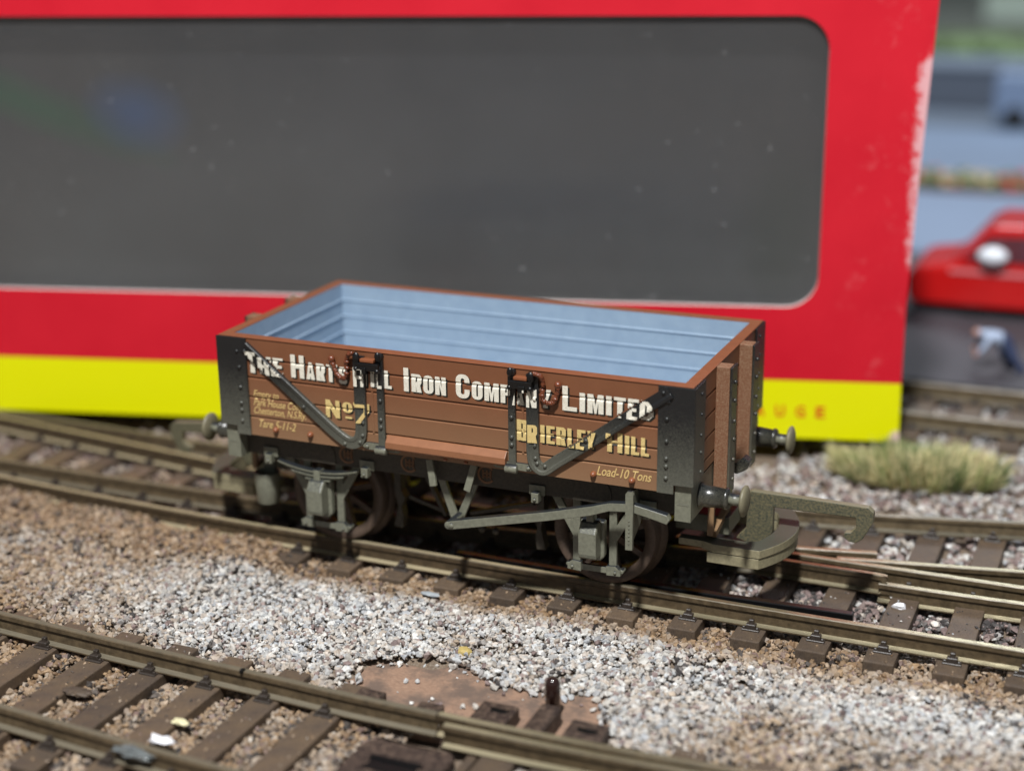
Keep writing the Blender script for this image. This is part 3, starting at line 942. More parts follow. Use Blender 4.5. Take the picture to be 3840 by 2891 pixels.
# tension-lock couplings
def coupling(x0, sx, dz=0, lz=0):
    X_ = lambda v: x0 + sx * v
    def P(l): return [(X_(a_), b_) for a_, b_ in l]
    m = MB()
    arc_pts = [(6.6 + 2.9 * (1 - ((y_ - 16.3) / 8.1) ** 2), y_) for y_ in np.linspace(8.2, 24.4, 17)]
    inner = [(a_ - 2.7, b_) for a_, b_ in arc_pts][::-1]
    inner = [(4.0, 22.4)] + [q for q in inner if 11.2 < q[1] < 21.4] + [(4.0, 10.6)]
    outer = [(-1.0, 8.8), (.6, 8.2)] + arc_pts + [(.6, 24.4), (-1.0, 23.8), (-1, 22.4)] + inner + [(-1, 10.6)]
    m.prism(P(outer), 2, 5.85, 7.0)
    low = [(-.2, 8.3)] + [(a_ - .12, b_ + .06) for a_, b_ in arc_pts] + [(-.2, 24.3), (-.2, 22.4)] + inner[1:-1] + [(-.2, 10.6)]
    m.prism(P(low), 2, 4.35, 5.8)
    m.box(tuple(min(a_, b_) for a_, b_ in zip((X_(-4.2), 9.0, 5.95), (X_(-.9), 10.4, 6.9))), tuple(max(a_, b_) for a_, b_ in zip((X_(-4.2), 9.0, 5.95), (X_(-.9), 10.4, 6.9))))
    m.v = [(a_, b_, c_ + lz) for a_, b_, c_ in m.v]
    lo = wb(m, 'coupling_loop', [M['coupler_loop']], bevel=.1)
    m = MB()
    hk = [(2.95, 11.5), (3.4, 11.75), (10, 11.7), (18.4, 11.6), (19.1, 11.0), (19.1, 9.6), (17.9, 7.2), (17.1, 6.6), (16.1, 6.7), (15.5, 7.2), (15.6, 7.8), (16.4, 7.9), (17.0, 8.7), (16.9, 10.0), (6.3, 9.9), (6.3, 6.4), (5.6, 5.2), (3.4, 4.4), (1.5, 4.9), (2.8, 6.5)]
    m.prism([(X_(a_), b_ + dz * max(0, a_ - 3) / 15) for a_, b_ in hk], 1, 16.0, 17.1, 0, edge_mi=1)
    wb(m, 'coupling_hook', [M['coupler'], M['coupler_edge']], bevel=.12)
    m = MB()
    m.bar((X_(-.1), 9.6, 12.8), (X_(-.1), 9.4, 7.6), .8, .5, (0, 1, 0)); m.bar((X_(.2), 9.6, 7.7), (X_(.2), 18.6, 9.6), .9, .8, (1, 0, 0))
    wb(m, 'coupling_wire', M['stay'], bevel=.05)
    m = MB(); m.box(tuple(min(a_, b_) for a_, b_ in zip((X_(-6), 13.5, 6.2), (X_(1.2), 19, 8.6))), tuple(max(a_, b_) for a_, b_ in zip((X_(-6), 13.5, 6.2), (X_(1.2), 19, 8.6))))
    m.box(tuple(min(a_, b_) for a_, b_ in zip((X_(-5.5), 15.3, 8.6), (X_(-3.8), 17.3, 14.4))), tuple(max(a_, b_) for a_, b_ in zip((X_(-5.5), 15.3, 8.6), (X_(-3.8), 17.3, 14.4))))
    wb(m, 'coupling_pocket', M['khaki'], bevel=.1)
coupling(L_, 1)
coupling(-1.8, -1, -1.5, -.6)
m = MB()
m.lathe([(.01, 4.3), (1.55, 4.3), (1.85, 8.8), (1.55, 8.85), (1.4, 5.6), (.01, 5.6)], (2.4, 6.0, 0), 'z', 24)
m.box((1.3, 7.0, 6.5), (3.0, 7.7, 13.6))
wb(m, 'vacuum_cylinder', M['khaki'], bevel=.05)
# brake gear
m = MB()
lv = [(34.0, 8.0), (47.4, 11.25), (53.4, 12.9), (55.8, 13.75), (58.6, 14.05), (60.6, 13.7), (63.2, 13.15)]
hw = [.6, .62, .62, .55, .55, .55, .6]
up_ = [(a_, b_ + h) for (a_, b_), h in zip(lv, hw)]; dn_ = [(a_, b_ - h) for (a_, b_), h in zip(lv, hw)]
m.prism(up_ + [(63.55, 13.15)] + dn_[::-1] + [(33.45, 8.0)], 1, -.75, .25)
m.ball((34.2, -.75, 8.0), .38, (1, .6, 1), n=8)
wb(m, 'brake_lever', M['khaki'], bevel=.16, seg=3)
m = MB()
m.prism([(58.15, 8.7), (59.05, 8.75), (59.1, 16.0), (58.85, 16.4), (58.35, 16.4), (58.1, 16.0)], 1, -1.35, -.85)
m.prism([(-1.1, 8.8), (-.9, 16), (1.5, 16), (3.6, 11.5), (3.0, 10.8)], 0, 58.3, 58.7)
for k in range(7): m.ball((58.6, -1.38, 9.6 + .5 * k), .13, (1, .5, 1), n=5)
wb(m, 'lever_guard', M['khaki'], bevel=.08)
m = MB()
for (a_, b_, c_, d_) in ((31.0, 12.9, 32.9, 7.4), (36.0, 13.0, 33.6, 7.4)):
    m.bar((a_, 3.3, b_), (c_, 3.3, d_), .5, 1.0, (1, 0, 0))
m.lathe([(.01, -.6), (.55, -.6), (.55, 4.0), (.01, 4.0)], (33.7, 0, 7.9), 'y', 14)
wb(m, 'v_hanger', M['khaki'], bevel=.06)
m = MB()
m.bar((24.1, 7.6, 7.6), (34.4, 7.6, 4.9), .55, .75, (0, 1, 0)); m.bar((26.2, 7.0, 12.9), (29.8, 7.0, 5.9), .55, .75, (0, 1, 0)); m.bar((33.2, 7.6, 6.5), (42.4, 7.6, 9.2), .55, .75, (0, 1, 0))
m.ball((35.0, 7.2, 4.7), .6); m.ball((37.0, 7.2, 4.6), .55)
wb(m, 'brake_rod', M['khaki_dark'], bevel=.06)
for xc, sg in ((21.9, 1), (44.0, -1)):
    for yc in (7.1, W_ - 8.6):
        m = MB()
        m.prism([(xc - .2 * sg, 3.0), (xc + 1.1 * sg, 2.9), (xc + 1.3 * sg, 4.6), (xc + 1.0 * sg, 6.0), (xc + 1.6 * sg, 7.4), (xc + 1.0 * sg, 8.4), (xc + 1.0 * sg, 13.2), (xc + .1 * sg, 13.2), (xc, 8.2), (xc + .5 * sg, 6.0)], 1, yc, yc + 1.5)
        wb(m, 'brake_block', M['khaki_dark'], bevel=.08)

# ---- lettering, laid onto the surface of side, braces and straps
bpy.context.view_layer.update()
bmw = bmesh.new()
dg = bpy.context.evaluated_depsgraph_get()
for o in [side_near, ob1, ob2] + straps + [c for c in wagon.children if c.name.startswith(('corner_plate', 'door_latch', 'door_post'))]:
    ev = o.evaluated_get(dg); me = ev.to_mesh()
    tmp = bmesh.new(); tmp.from_mesh(me); tmp.transform(Matrix.Translation((33, 16.25, 0)) @ Matrix.Translation((-33, -16.25, 0)))
    tmp_me = bpy.data.meshes.new('tmp'); tmp.to_mesh(tmp_me); bmw.from_mesh(tmp_me); tmp.free(); ev.to_mesh_clear(); bpy.data.meshes.remove(tmp_me)
bvh = BVHTree.FromBMesh(bmw); bmw.free()
def text_mesh(body, bold=0.0, shear=0.0, spacing=1.0):
    cu = bpy.data.curves.new('t', 'FONT')
    cu.body = body; cu.size = 1; cu.offset = bold; cu.shear = shear; cu.space_character = spacing
    cu.resolution_u = 4
    o = bpy.data.objects.new('t', cu); COL.objects.link(o)
    bpy.context.view_layer.update()
    me = bpy.data.meshes.new_from_object(o.evaluated_get(bpy.context.evaluated_depsgraph_get()))
    bpy.data.objects.remove(o); bpy.data.curves.remove(cu)
    return me
def glyph(c, w, h, a, b):
    """heavy block capital in a w x h cell, upright strokes a wide, level strokes b tall: list of (outline, holes)"""
    q = min(w, h) * .2                                 # corner cut
    def rr(x0, x1, y0, y1, q_):
        n_ = 4; P = []
        for cx_, cy_, a0 in ((x1 - q_, y1 - q_, 0), (x0 + q_, y1 - q_, 90), (x0 + q_, y0 + q_, 180), (x1 - q_, y0 + q_, 270)):
            for t_ in range(n_ + 1):
                an = math.radians(a0 + 90 * t_ / n_); P.append((cx_ + q_ * math.cos(an), cy_ + q_ * math.sin(an)))
        return P
    m_ = h * .5
    if c in 'I1': return [([(w / 2 - a / 2, 0), (w / 2 + a / 2, 0), (w / 2 + a / 2, h), (w / 2 - a / 2, h)], [])]
    if c == 'L': return [([(0, 0), (w, 0), (w, b), (a, b), (a, h), (0, h)], [])]
    if c == 'T': return [([(w / 2 - a / 2, 0), (w / 2 + a / 2, 0), (w / 2 + a / 2, h - b), (w, h - b), (w, h), (0, h), (0, h - b), (w / 2 - a / 2, h - b)], [])]
    if c == 'H': return [([(0, 0), (a, 0), (a, m_ - b / 2), (w - a, m_ - b / 2), (w - a, 0), (w, 0), (w, h), (w - a, h), (w - a, m_ + b / 2), (a, m_ + b / 2), (a, h), (0, h)], [])]
    if c == 'E': return [([(0, 0), (w, 0), (w, b), (a, b), (a, m_ - b / 2), (w * .88, m_ - b / 2), (w * .88, m_ + b / 2), (a, m_ + b / 2), (a, h - b), (w, h - b), (w, h), (0, h)], [])]
    if c == 'N': return [([(0, 0), (a, 0), (a, h * .56), (w - a, 0), (w, 0), (w, h), (w - a, h), (w - a, h * .44), (a, h), (0, h)], [])]
    if c == 'M': return [([(0, 0), (a, 0), (a, h * .58), (w / 2 - a * .2, 0), (w / 2 + a * .2, 0), (w - a, h * .58), (w - a, 0), (w, 0), (w, h), (w - a * 1.1, h), (w / 2, h * .42), (a * 1.1, h), (0, h)], [])]
    if c == 'A': return [([(0, 0), (a, 0), (a + w * .06, h * .2), (w - a - w * .06, h * .2), (w - a, 0), (w, 0), (w * .68, h), (w * .32, h)], [[(w / 2 - w * .11, h * .2 + b), (w / 2 + w * .11, h * .2 + b), (w / 2, h * .74)]])]
    if c == 'Y': return [([(w / 2 - a / 2, 0), (w / 2 + a / 2, 0), (w / 2 + a / 2, h * .42), (w, h), (w - a, h), (w / 2, h * .6), (a, h), (0, h), (w / 2 - a / 2, h * .42)], [])]
    if c in 'Oo': return [(rr(0, w, 0, h, min(w, h) * .42), [rr(a, w - a, b, h - b, max(.02, min(w - 2 * a, h - 2 * b) * .45))])]
    if c == 'D': return [([(0, 0)] + [p for p in rr(0, w, 0, h, w * .42) if p[0] > w * .5][::1] , [])]
    if c == 'C':
        o_ = rr(0, w, 0, h, w * .42); i_ = rr(a, w - a, b, h - b, max(.02, (w - 2 * a) * .45))
        up_ = [p for p in o_ if p[1] > h * .62 or p[0] < w * .5]
        n_ = 10
        def side(R0, R1, qx, qy):
            return None
        # open ring: outer from upper tip round the left to the lower tip, inner back
        def ringpts(x0, x1, y0, y1, qq):
            P = []
            for cx_, cy_, a0, a1 in ((x1 - qq, y1 - qq, 0, 90), (x0 + qq, y1 - qq, 90, 180), (x0 + qq, y0 + qq, 180, 270), (x1 - qq, y0 + qq, 270, 360)):
                for t_ in range(5):
                    an = math.radians(a0 + (a1 - a0) * t_ / 4); P.append((cx_ + qq * math.cos(an), cy_ + qq * math.sin(an)))
            return P
        qo = w * .42; qi = max(.02, (w - 2 * a) * .45)
        return [([(w, h * .62)] + ringpts(0, w, 0, h, qo) + [(w, h * .38), (w - a, h * .38)] + ringpts(a, w - a, b, h - b, qi)[::-1] + [(w - a, h * .62)], [])]
    if c in 'PR':
        y0 = h * .42
        hole = [(a, y0 + b * .9), (w - a * 1.2, y0 + b * .9), (w - a, y0 + b * 1.1), (w - a, h - b * 1.2), (w - a * 1.2, h - b), (a, h - b)]
        top_ = [(w - q, h), (w, h - q), (w, y0 + q), (w - q, y0)]
        if c == 'P': return [([(0, 0), (a, 0), (a, y0)] + top_[::-1] + [(0, h)], [hole])]
        return [([(0, 0), (a, 0), (a, y0), (w * .42, y0), (w - a * 1.05, 0), (w, 0), (w - a * .35, y0 * .95), (w, y0 + q), (w, h - q), (w - q, h), (0, h)], [hole])]
    if c == 'B':
        q2 = q * .9
        return [([(0, 0), (w - q2, 0), (w, q2), (w, m_ - q2 * .8), (w - q2 * .7, m_), (w, m_ + q2 * .8), (w, h - q2), (w - q2, h), (0, h)],
                 [[(a, b), (w - a, b), (w - a, m_ - b / 2), (a, m_ - b / 2)], [(a, m_ + b / 2), (w - a, m_ + b / 2), (w - a, h - b), (a, h - b)]])]
    if c == 'S':
        g = .30 * h
        return [([(0, g), (0, q), (q, 0), (w - q, 0), (w, q), (w, m_ - q * .3), (w - q, m_ + b / 2), (a, m_ + b / 2 + q * .4), (a, h - b), (w - a, h - b), (w - a, h - g), (w, h - g), (w, h - q), (w - q, h), (q, h), (0, h - q), (0, m_ + q * .3), (q, m_ - b / 2), (w - a, m_ - b / 2 - q * .4), (w - a, b), (a, b), (a, g)], [])]
    if c == '7': return [([(w * .22, 0), (w * .22 + a * 1.15, 0), (w, h * .62), (w, h), (0, h), (0, h - b), (w - a * .9, h - b), (w - a * .95, h * .62)], [])]
    if c == '-': return [([(0, 0), (w, 0), (w, h), (0, h)], [])]
    if c == "'": return [([(0, 0), (w, h * .3), (w, h), (0, h)], [])]
    raise ValueError(c)
GW = {'I': .5, 'M': 1.32, 'N': 1.05, 'L': .84, 'E': .88, 'T': .95}
def blocks(bm, body, x0, x1, z0, z1, stroke):
    ws = [GW.get(c, 1.0) for c in body]
    gap = .17
    unit = (x1 - x0) / (sum(ws) + gap * (len(ws) - 1))
    x = x0
    for c, w_ in zip(body, ws):
        w = w_ * unit
        a_ = stroke * min(1, unit / (stroke * 2.35)) if len(body) > 1 or c not in 'I1' else x1 - x0
        if c == 'I' and len(body) > 1: a_ = min(w, a_ * 1.05)
        b_ = min((z1 - z0) * .17, stroke * .8) if (z1 - z0) > 1 else (z1 - z0) * .3
        if c == 'D':
            q = w * .36
            G = [([(0, 0), (w - q, 0), (w, q), (w, z1 - z0 - q), (w - q, z1 - z0), (0, z1 - z0)], [[(a_, b_), (w - a_ * 1.3, b_), (w - a_, b_ * 1.5), (w - a_, z1 - z0 - b_ * 1.5), (w - a_ * 1.3, z1 - z0 - b_), (a_, z1 - z0 - b_)]])]
        else: G = glyph(c, w, z1 - z0, a_, b_)
        for outl, holes in G:
            loops = [[Vector((p[0], p[1], 0)) for p in outl]] + [[Vector((p[0], p[1], 0)) for p in hh] for hh in holes]
            allp = outl + [p for hh in holes for p in hh]
            vs = [bm.verts.new((x + p[0], 0, z0 + p[1])) for p in allp]
            for tr in tessellate_polygon(loops):
                try: bm.faces.new([vs[k_] for k_ in tr])
                except ValueError: pass
        x += w + gap * unit
def letters(specs, name, mat, lift=.045, parent=None, dx=0, dz=0, bold=.02, shear=0, block=True, step=.2):
    """specs: (text, x0, x1, z0, z1) boxes in millimetres; the print follows whatever stands proud of the planks"""
    bm = bmesh.new()
    for (body, x0, x1, z0, z1) in specs:
        if block:
            blocks(bm, body, x0 + dx, x1 + dx, z0 + dz, z1 + dz, bold)
            continue
        me = text_mesh(body, bold, shear)
        co = np.array([v.co[:] for v in me.vertices])
        lo = co.min(0); hi = co.max(0)
        sx = (x1 - x0) / (hi[0] - lo[0]); sz_ = (z1 - z0) / (hi[1] - lo[1])
        for v in me.vertices:
            v.co = (x0 + dx + (v.co.x - lo[0]) * sx, 0, z0 + dz + (v.co.y - lo[1]) * sz_)
        bm.from_mesh(me)
        bpy.data.meshes.remove(me)
    xs_ = [v.co.x for v in bm.verts]; zs_ = [v.co.z for v in bm.verts]
    for ax, lo_, hi_ in ((0, min(xs_), max(xs_)), (2, min(zs_), max(zs_))):
        v0 = math.floor(lo_ / step) * step + .013
        while v0 < hi_:
            co_ = [0, 0, 0]; co_[ax] = v0; no_ = [0, 0, 0]; no_[ax] = 1
            bmesh.ops.bisect_plane(bm, geom=bm.verts[:] + bm.edges[:] + bm.faces[:], plane_co=co_, plane_no=no_, dist=1e-5)
            v0 += step
    for v in bm.verts:
        hit = bvh.ray_cast(Vector((v.co.x, -5, v.co.z)), Vector((0, 1, 0)))
        yy = hit[0].y if hit[0] is not None else 0
        v.co.y = min(yy, .12) - lift
    # nothing prints on the steep flanks of the ironwork
    bad = [f for f in bm.faces if max(v.co.y for v in f.verts) - min(v.co.y for v in f.verts) > .33]
    bmesh.ops.delete(bm, geom=bad, context='FACES')
    bmesh.ops.recalc_face_normals(bm, faces=bm.faces)
    me = bpy.data.meshes.new(name); bm.to_mesh(me); bm.free()
    me.materials.append(mat)
    o = bpy.data.objects.new(name, me); COL.objects.link(o)
    o.parent = wagon; o.matrix_parent_inverse = Matrix.Translation((-33, -16.25, 0))
    return o
HI, LO = 28.45, 25.3
SC = 27.75
big_line = [('T', 4.3, 5.9, 25.25, 28.3), ('HE', 6.2, 9.8, LO, 27.7), ('H', 11.0, 13.0, LO, HI), ('ART', 13.3, 17.6, LO, SC - .1), ("'", 17.7, 18.0, 26.8, SC), ('S', 18.2, 19.4, LO - .05, SC - .2),
            ('H', 20.4, 22.3, LO, 27.9), ('ILL', 22.8, 25.9, LO + .05, SC), ('I', 27.65, 28.35, LO, HI), ('RON', 28.75, 33.6, LO + .05, SC),
            ('C', 35.0, 36.9, LO, HI), ('OMPANY', 37.2, 47.9, LO + .05, SC), ('L', 49.4, 51.3, LO + .05, HI + .05), ('IMITED', 51.6, 61.1, LO + .1, SC + .1)]
def words(groups, mat, bold, dx=.22, dz=-.2, shadow=True, shear=0, block=True):
    for g in groups:
        w_ = letters(g, 'painted_word', mat, .06, bold=bold, shear=shear, block=block)
        if shadow:
            sh = letters(g, 'word_shadow', M['dark_letters'], .03, dx=dx, dz=dz, bold=bold)
            sh.matrix_parent_inverse = Matrix.Identity(4); sh.parent = w_
words([big_line[0:2], big_line[2:6], big_line[6:8], big_line[8:10], big_line[10:12], big_line[12:14]], M['white_letters'], .7)
words([[('B', 43.3, 44.75, 20.7, 23.45), ('RIERLEY', 44.95, 53.9, 20.75, 23.1)], [('H', 55.25, 57.2, 20.75, 23.3), ('ILL', 57.5, 60.6, 20.75, 23.1)],
       [('N', 16.0, 18.1, 20.4, 22.85), ('o', 18.5, 20.0, 21.35, 22.8), ('-', 18.9, 19.9, 20.55, 20.85), ('7', 20.15, 22.5, 20.3, 22.9)]], M['gold_letters'], .62)
words([[q] for q in (('Empty to', 4.9, 8.9, 21.6, 22.9), ('Park House Colly.', 4.9, 12.5, 20.4, 21.75), ('Chesterton, N.S.Ry.', 4.9, 12.9, 19.25, 20.6), ('Tare 5-11-2', 5.6, 11.3, 17.7, 18.85), ('Load-10 Tons', 53.9, 61.0, 17.5, 18.75))],
      M['small_letters'], .014, shadow=False, shear=.35, block=False)

# ================================================================ BOX
YAW = math.radians(15.02)
BX, BY, BZ = 78.3, 75.3, .05
box = thing('window_box', 'red cardboard box with yellow lower band and clear window standing behind the wagon', 'box', (BX, BY, BZ), rz=YAW)
t = NT('printed_card_red_yellow')
o3 = t.xyz()
yb = t.maprange(o3[2], 9.78, 9.88)
wear_n = t.noise(.55, 6, .8); wear_f = t.noise(1.6, 5, .8)
edge = t.maprange(o3[0], -4.2, 1.2)
band = t.math('MULTIPLY', t.maprange(o3[2], 22, 30), t.maprange(o3[2], 66, 60))
wr = t.math('MULTIPLY', t.math('MULTIPLY', edge, t.math('ADD', wear_n, t.math('MULTIPLY', wear_f, .35))), band)
wr = t.maprange(wr, .45, .58)
scuff = t.math('MULTIPLY', t.maprange(t.noise(.16, 6, .8), .56, .72), t.maprange(o3[0], -12, -6))
tip = t.n('ShaderNodeVectorMath'); tip.operation = 'DISTANCE'; t.link(t.coord(), tip.inputs[0]); tip.inputs[1].default_value = (.3, 0, .3)
tipw = t.maprange(t.math('ADD', tip.outputs['Value'], t.math('MULTIPLY', wear_f, 1.5)), 2.6, 1.9)
red = t.mix(t.maprange(t.noise(.06, 3), .3, .7), srgb(196, 20, 40), srgb(206, 28, 46))
red = t.mix(t.math('MULTIPLY', scuff, .35), red, srgb(230, 150, 150))
col = t.mix(yb, srgb(226, 226, 0), red)
col = t.mix(t.math('MAXIMUM', t.math('MULTIPLY', wr, .75), t.math('MULTIPLY', tipw, .9)), col, srgb(226, 190, 194))
M['card'] = t.set(col, .38, 0, .45)
M['card_core'] = simple('white_card_core', srgb(226, 214, 210), .7, var=.05)
# front panel with rounded window opening
WX0, WX1, WZ0, WZ1, WR = -168, -13.75, 22.1, 67.7, 5.2
def rrect(x0, x1, z0, z1, r, n=10):
    return arc(x1 - r, z1 - r, r, 0, 90, n) + arc(x0 + r, z1 - r, r, 90, 180, n) + arc(x0 + r, z0 + r, r, 180, 270, n) + arc(x1 - r, z0 + r, r, 270, 360, n)
hole = rrect(WX0, WX1, WZ0, WZ1, WR)
outer = [(-182, 0), (.35, 0), (.15, 10), (.1, 22), (.9, 45), (2.0, 70), (2.3, 78), (-182, 78)]
tess = tessellate_polygon([[Vector((a_, b_, 0)) for a_, b_ in outer], [Vector((a_, b_, 0)) for a_, b_ in hole]])
allp = outer + hole
TH = .8
m = MB()
N = len(allp)
fs = []; mi = []
for q in tess: fs.append(q); mi.append(0); fs.append(tuple(k + N for k in q)[::-1]); mi.append(1)
for rg0, ln in ((0, len(outer)), (len(outer), len(hole))):
    for i in range(ln):
        j = (i + 1) % ln
        fs.append((rg0 + i, rg0 + j, rg0 + j + N, rg0 + i + N)); mi.append(1 if rg0 else 0)
m.add([(a_, 0, b_) for a_, b_ in allp] + [(a_, TH, b_) for a_, b_ in allp], fs, mi)
m.build('front_panel', [M['card'], M['card_core']], box)
D = 40
m = MB(); m.prism([(.3, 0), (.1, 22), (1.9, 78), (1.1, 78), (-.7, 22), (-.5, 0)], 1, TH, D - .8); m.build('side_flap', M['card'], box)
m = MB(); m.box((-182, TH, 0), (-181.2, D - .8, 78)); m.build('side_flap', M['card'], box)
m = MB(); m.box((-182, D - .8, 0), (2.0, D, 78)); m.build('back_panel', simple('box_inside_grey', srgb(64, 64, 68), .8, var=.2, nscale=.05), box)
m = MB(); m.box((-181, TH, 0), (-.8, D - .8, .8)); m.build('bottom_flap', M['card'], box)
m = MB(); m.box((-181, TH, 77.2), (1.0, D - .8, 78)); m.build('top_flap', M['card'], box)
# plastic film: clear, slightly hazy, with specks of dust
t = NT('clear_film')
t.t.nodes.remove(t.b)
tr = t.n('ShaderNodeBsdfTransparent'); tr.inputs[0].default_value = (.95, .955, .96, 1)
gl = t.n('ShaderNodeBsdfGlossy'); gl.inputs['Roughness'].default_value = .3; gl.inputs[0].default_value = (1, 1, 1, 1)
df = t.n('ShaderNodeBsdfDiffuse'); df.inputs[0].default_value = (.75, .76, .78, 1)
dust = t.maprange(t.noise(.75, 2, .5), .72, .86)
dust2 = t.maprange(t.noise(2.4, 2, .5), .76, .82)
lw = t.n('ShaderNodeFresnel'); lw.inputs['IOR'].default_value = 1.5
haze = t.math('ADD', .03, t.math('ADD', t.math('MULTIPLY', dust, .22), t.math('MULTIPLY', dust2, .16)))
haze = t.math('ADD', haze, t.math('MULTIPLY', t.noise(.03, 4), .03))
m1 = t.n('ShaderNodeMixShader'); t.link(haze, m1.inputs[0]); t.link(tr.outputs[0], m1.inputs[1]); t.link(df.outputs[0], m1.inputs[2])
m2 = t.n('ShaderNodeMixShader'); t.link(t.math('MULTIPLY', lw.outputs[0], .9), m2.inputs[0]); t.link(m1.outputs[0], m2.inputs[1]); t.link(gl.outputs[0], m2.inputs[2])
t.link(m2.outputs[0], t.out.inputs[0])
m = MB(); m.box((WX0 - 3, TH + .1, WZ0 - 3), (WX1 + 3, TH + .3, WZ1 + 3)); m.build('window_film', t.m, box)
# card added behind the film; window reflections and sheen are painted into its colour
t = NT('reflection_card')
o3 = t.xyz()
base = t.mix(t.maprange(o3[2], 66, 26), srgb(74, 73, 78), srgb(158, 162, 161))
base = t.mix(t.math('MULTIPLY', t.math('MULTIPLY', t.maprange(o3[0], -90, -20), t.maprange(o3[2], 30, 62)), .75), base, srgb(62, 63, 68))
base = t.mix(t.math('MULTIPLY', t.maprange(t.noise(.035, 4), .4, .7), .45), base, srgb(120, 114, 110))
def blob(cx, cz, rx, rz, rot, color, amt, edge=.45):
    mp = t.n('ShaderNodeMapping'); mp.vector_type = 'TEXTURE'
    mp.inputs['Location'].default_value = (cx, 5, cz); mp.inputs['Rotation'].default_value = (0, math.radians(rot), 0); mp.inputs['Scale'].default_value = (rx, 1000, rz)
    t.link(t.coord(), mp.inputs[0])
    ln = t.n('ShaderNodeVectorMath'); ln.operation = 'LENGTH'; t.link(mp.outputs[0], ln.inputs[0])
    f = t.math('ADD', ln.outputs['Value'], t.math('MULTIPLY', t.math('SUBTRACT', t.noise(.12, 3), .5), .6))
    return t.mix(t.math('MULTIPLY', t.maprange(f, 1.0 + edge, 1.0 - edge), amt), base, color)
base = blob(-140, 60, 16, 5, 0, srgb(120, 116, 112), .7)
base = blob(-146, 53, 17, 2.8, 20, srgb(84, 146, 104), .85, .8)  # green and blue reflections painted as soft blotches
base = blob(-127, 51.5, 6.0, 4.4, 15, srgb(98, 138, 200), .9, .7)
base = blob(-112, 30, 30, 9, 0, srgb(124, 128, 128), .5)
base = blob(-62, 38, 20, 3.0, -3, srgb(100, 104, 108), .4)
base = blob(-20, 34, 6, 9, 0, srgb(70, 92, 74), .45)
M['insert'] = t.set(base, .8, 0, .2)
m = MB(); m.box((-180, 5, .9), (-2, 5.6, 76)); ins = m.build('painted_reflection', M['insert'], box)
# GAUGE on the yellow band
M['red_print'] = simple('red_print', srgb(214, 70, 20), .5, var=.1)
for ch, cx in (('G', -25.3), ('A', -22.1), ('U', -18.9), ('G', -15.6), ('E', -12.4)):
    me = text_mesh(ch, .03)
    co = np.array([v.co[:] for v in me.vertices]); lo = co.min(0); hi = co.max(0)
    for v in me.vertices: v.co = (cx + (v.co.x - (lo[0] + hi[0]) / 2) / (hi[0] - lo[0]) * 1.5, -.05, 3.6 + (v.co.y - lo[1]) / (hi[1] - lo[1]) * 2.0)
    me.materials.append(M['red_print'])
    o = bpy.data.objects.new('gauge_lettering', me); COL.objects.link(o); o.parent = box

# ================================================================ GRASS TUFT
def tuft(cx, cy, rx, ry, n, seed):
    r = np.random.default_rng(seed)
    m = MB()
    for i in range(n):
        a_ = r.random() * 2 * math.pi; q = math.sqrt(r.random())
        x = rx * q * math.cos(a_); y = ry * q * math.sin(a_)
        h = (2.2 + 3.6 * r.random()) * (1 - .3 * q) * (.65 + .7 * float(vnoise(np.array(x + 40.), np.array(y), 3.2, 2)))
        if vnoise(np.array(x), np.array(y + 9.), 2.1, 4) < .18 + .35 * max(0, q - .75): continue
        lean = Vector((x / rx * 2.6 + r.normal() * .9, y / ry * 2.2 + r.normal() * .9, h))
        b0 = Vector((x, y, -.3)); wv = Vector((r.normal(), r.normal(), 0)).normalized() * .11
        mid = b0 + lean * .55 + Vector((0, 0, h * .12)); tp = b0 + lean
        m.add([b0 - wv, b0 + wv, mid + wv * .8, mid - wv * .8, tp], [(0, 1, 2, 3), (3, 2, 4)], int(np.clip(round(float(vnoise(np.array(x), np.array(y), 2.6, 7)) * 2.6 + r.normal() * .45), 0, 2)))
    return m
m = tuft(0, 0, 12.6, 7.2, 6200, 3)
gt = m.build('grass_tuft', [simple('grass_green', srgb(156, 168, 106), .6, nscale=.3, var=.35), simple('grass_straw', srgb(222, 210, 162), .6, nscale=.3, var=.2), simple('grass_olive', srgb(118, 134, 84), .6, nscale=.3, var=.3)], fix=False, loc=(82.5, 70.5, -3.6))
gt.rotation_euler.z = .05
tag(gt, 'low tuft of green and straw static grass in front of the red box corner', 'grass tuft')

# ================================================================ POINT PARTS IN THE FOREGROUND
sw = thing('point_tiebar', 'dark brown plastic point operating end with slotted blocks under the front rail', 'point mechanism', (55, -26, -4))
def off(mb): mb.v = [(a_ - 55, b_ + 26, c_ + 4) for a_, b_, c_ in mb.v]; return mb
def slot_block(x0, x1, y0, y1, top):
    m = MB(); m.box((x0, y0, -4.2), (x1, y1, top))
    return off(m).build('slotted_block', M['dark_brown'], sw, .25, 3)
def slot(x0, x1, y0, y1, z_):
    m = MB(); m.box((x0, y0, z_ - .02), (x1, y1, z_ + .06)); m.box((x0 - .2, y1, z_ - .02), (x1 + .2, y1 + .2, z_ + .16))
    off(m).build('slot', M['black'], sw)
slot_block(49.2, 53.6, -30.2, -24.2, -2.0); slot(50.9, 52.8, -26.4, -25.9, -2.0)
slot_block(60.2, 64.6, -30.4, -24.4, -2.0); slot(61.6, 63.6, -26.9, -26.4, -2.0)
m = MB(); m.box((55.9, -30.6, -4.2), (58.3, -23.0, -1.6)); off(m).build('tie_bar', M['dark_brown'], sw, .3, 3)
m = MB(); m.lathe([(.01, -4), (.85, -4), (.9, .2), (.7, .75), (.35, 1.0), (.01, 1.05)], (56.6, -21.6, 0), 'z', 24)
off(m).build('lever_pin', simple('glossy_brown_pin', srgb(42, 26, 22), .15, 0, .7, 1, .2), sw)
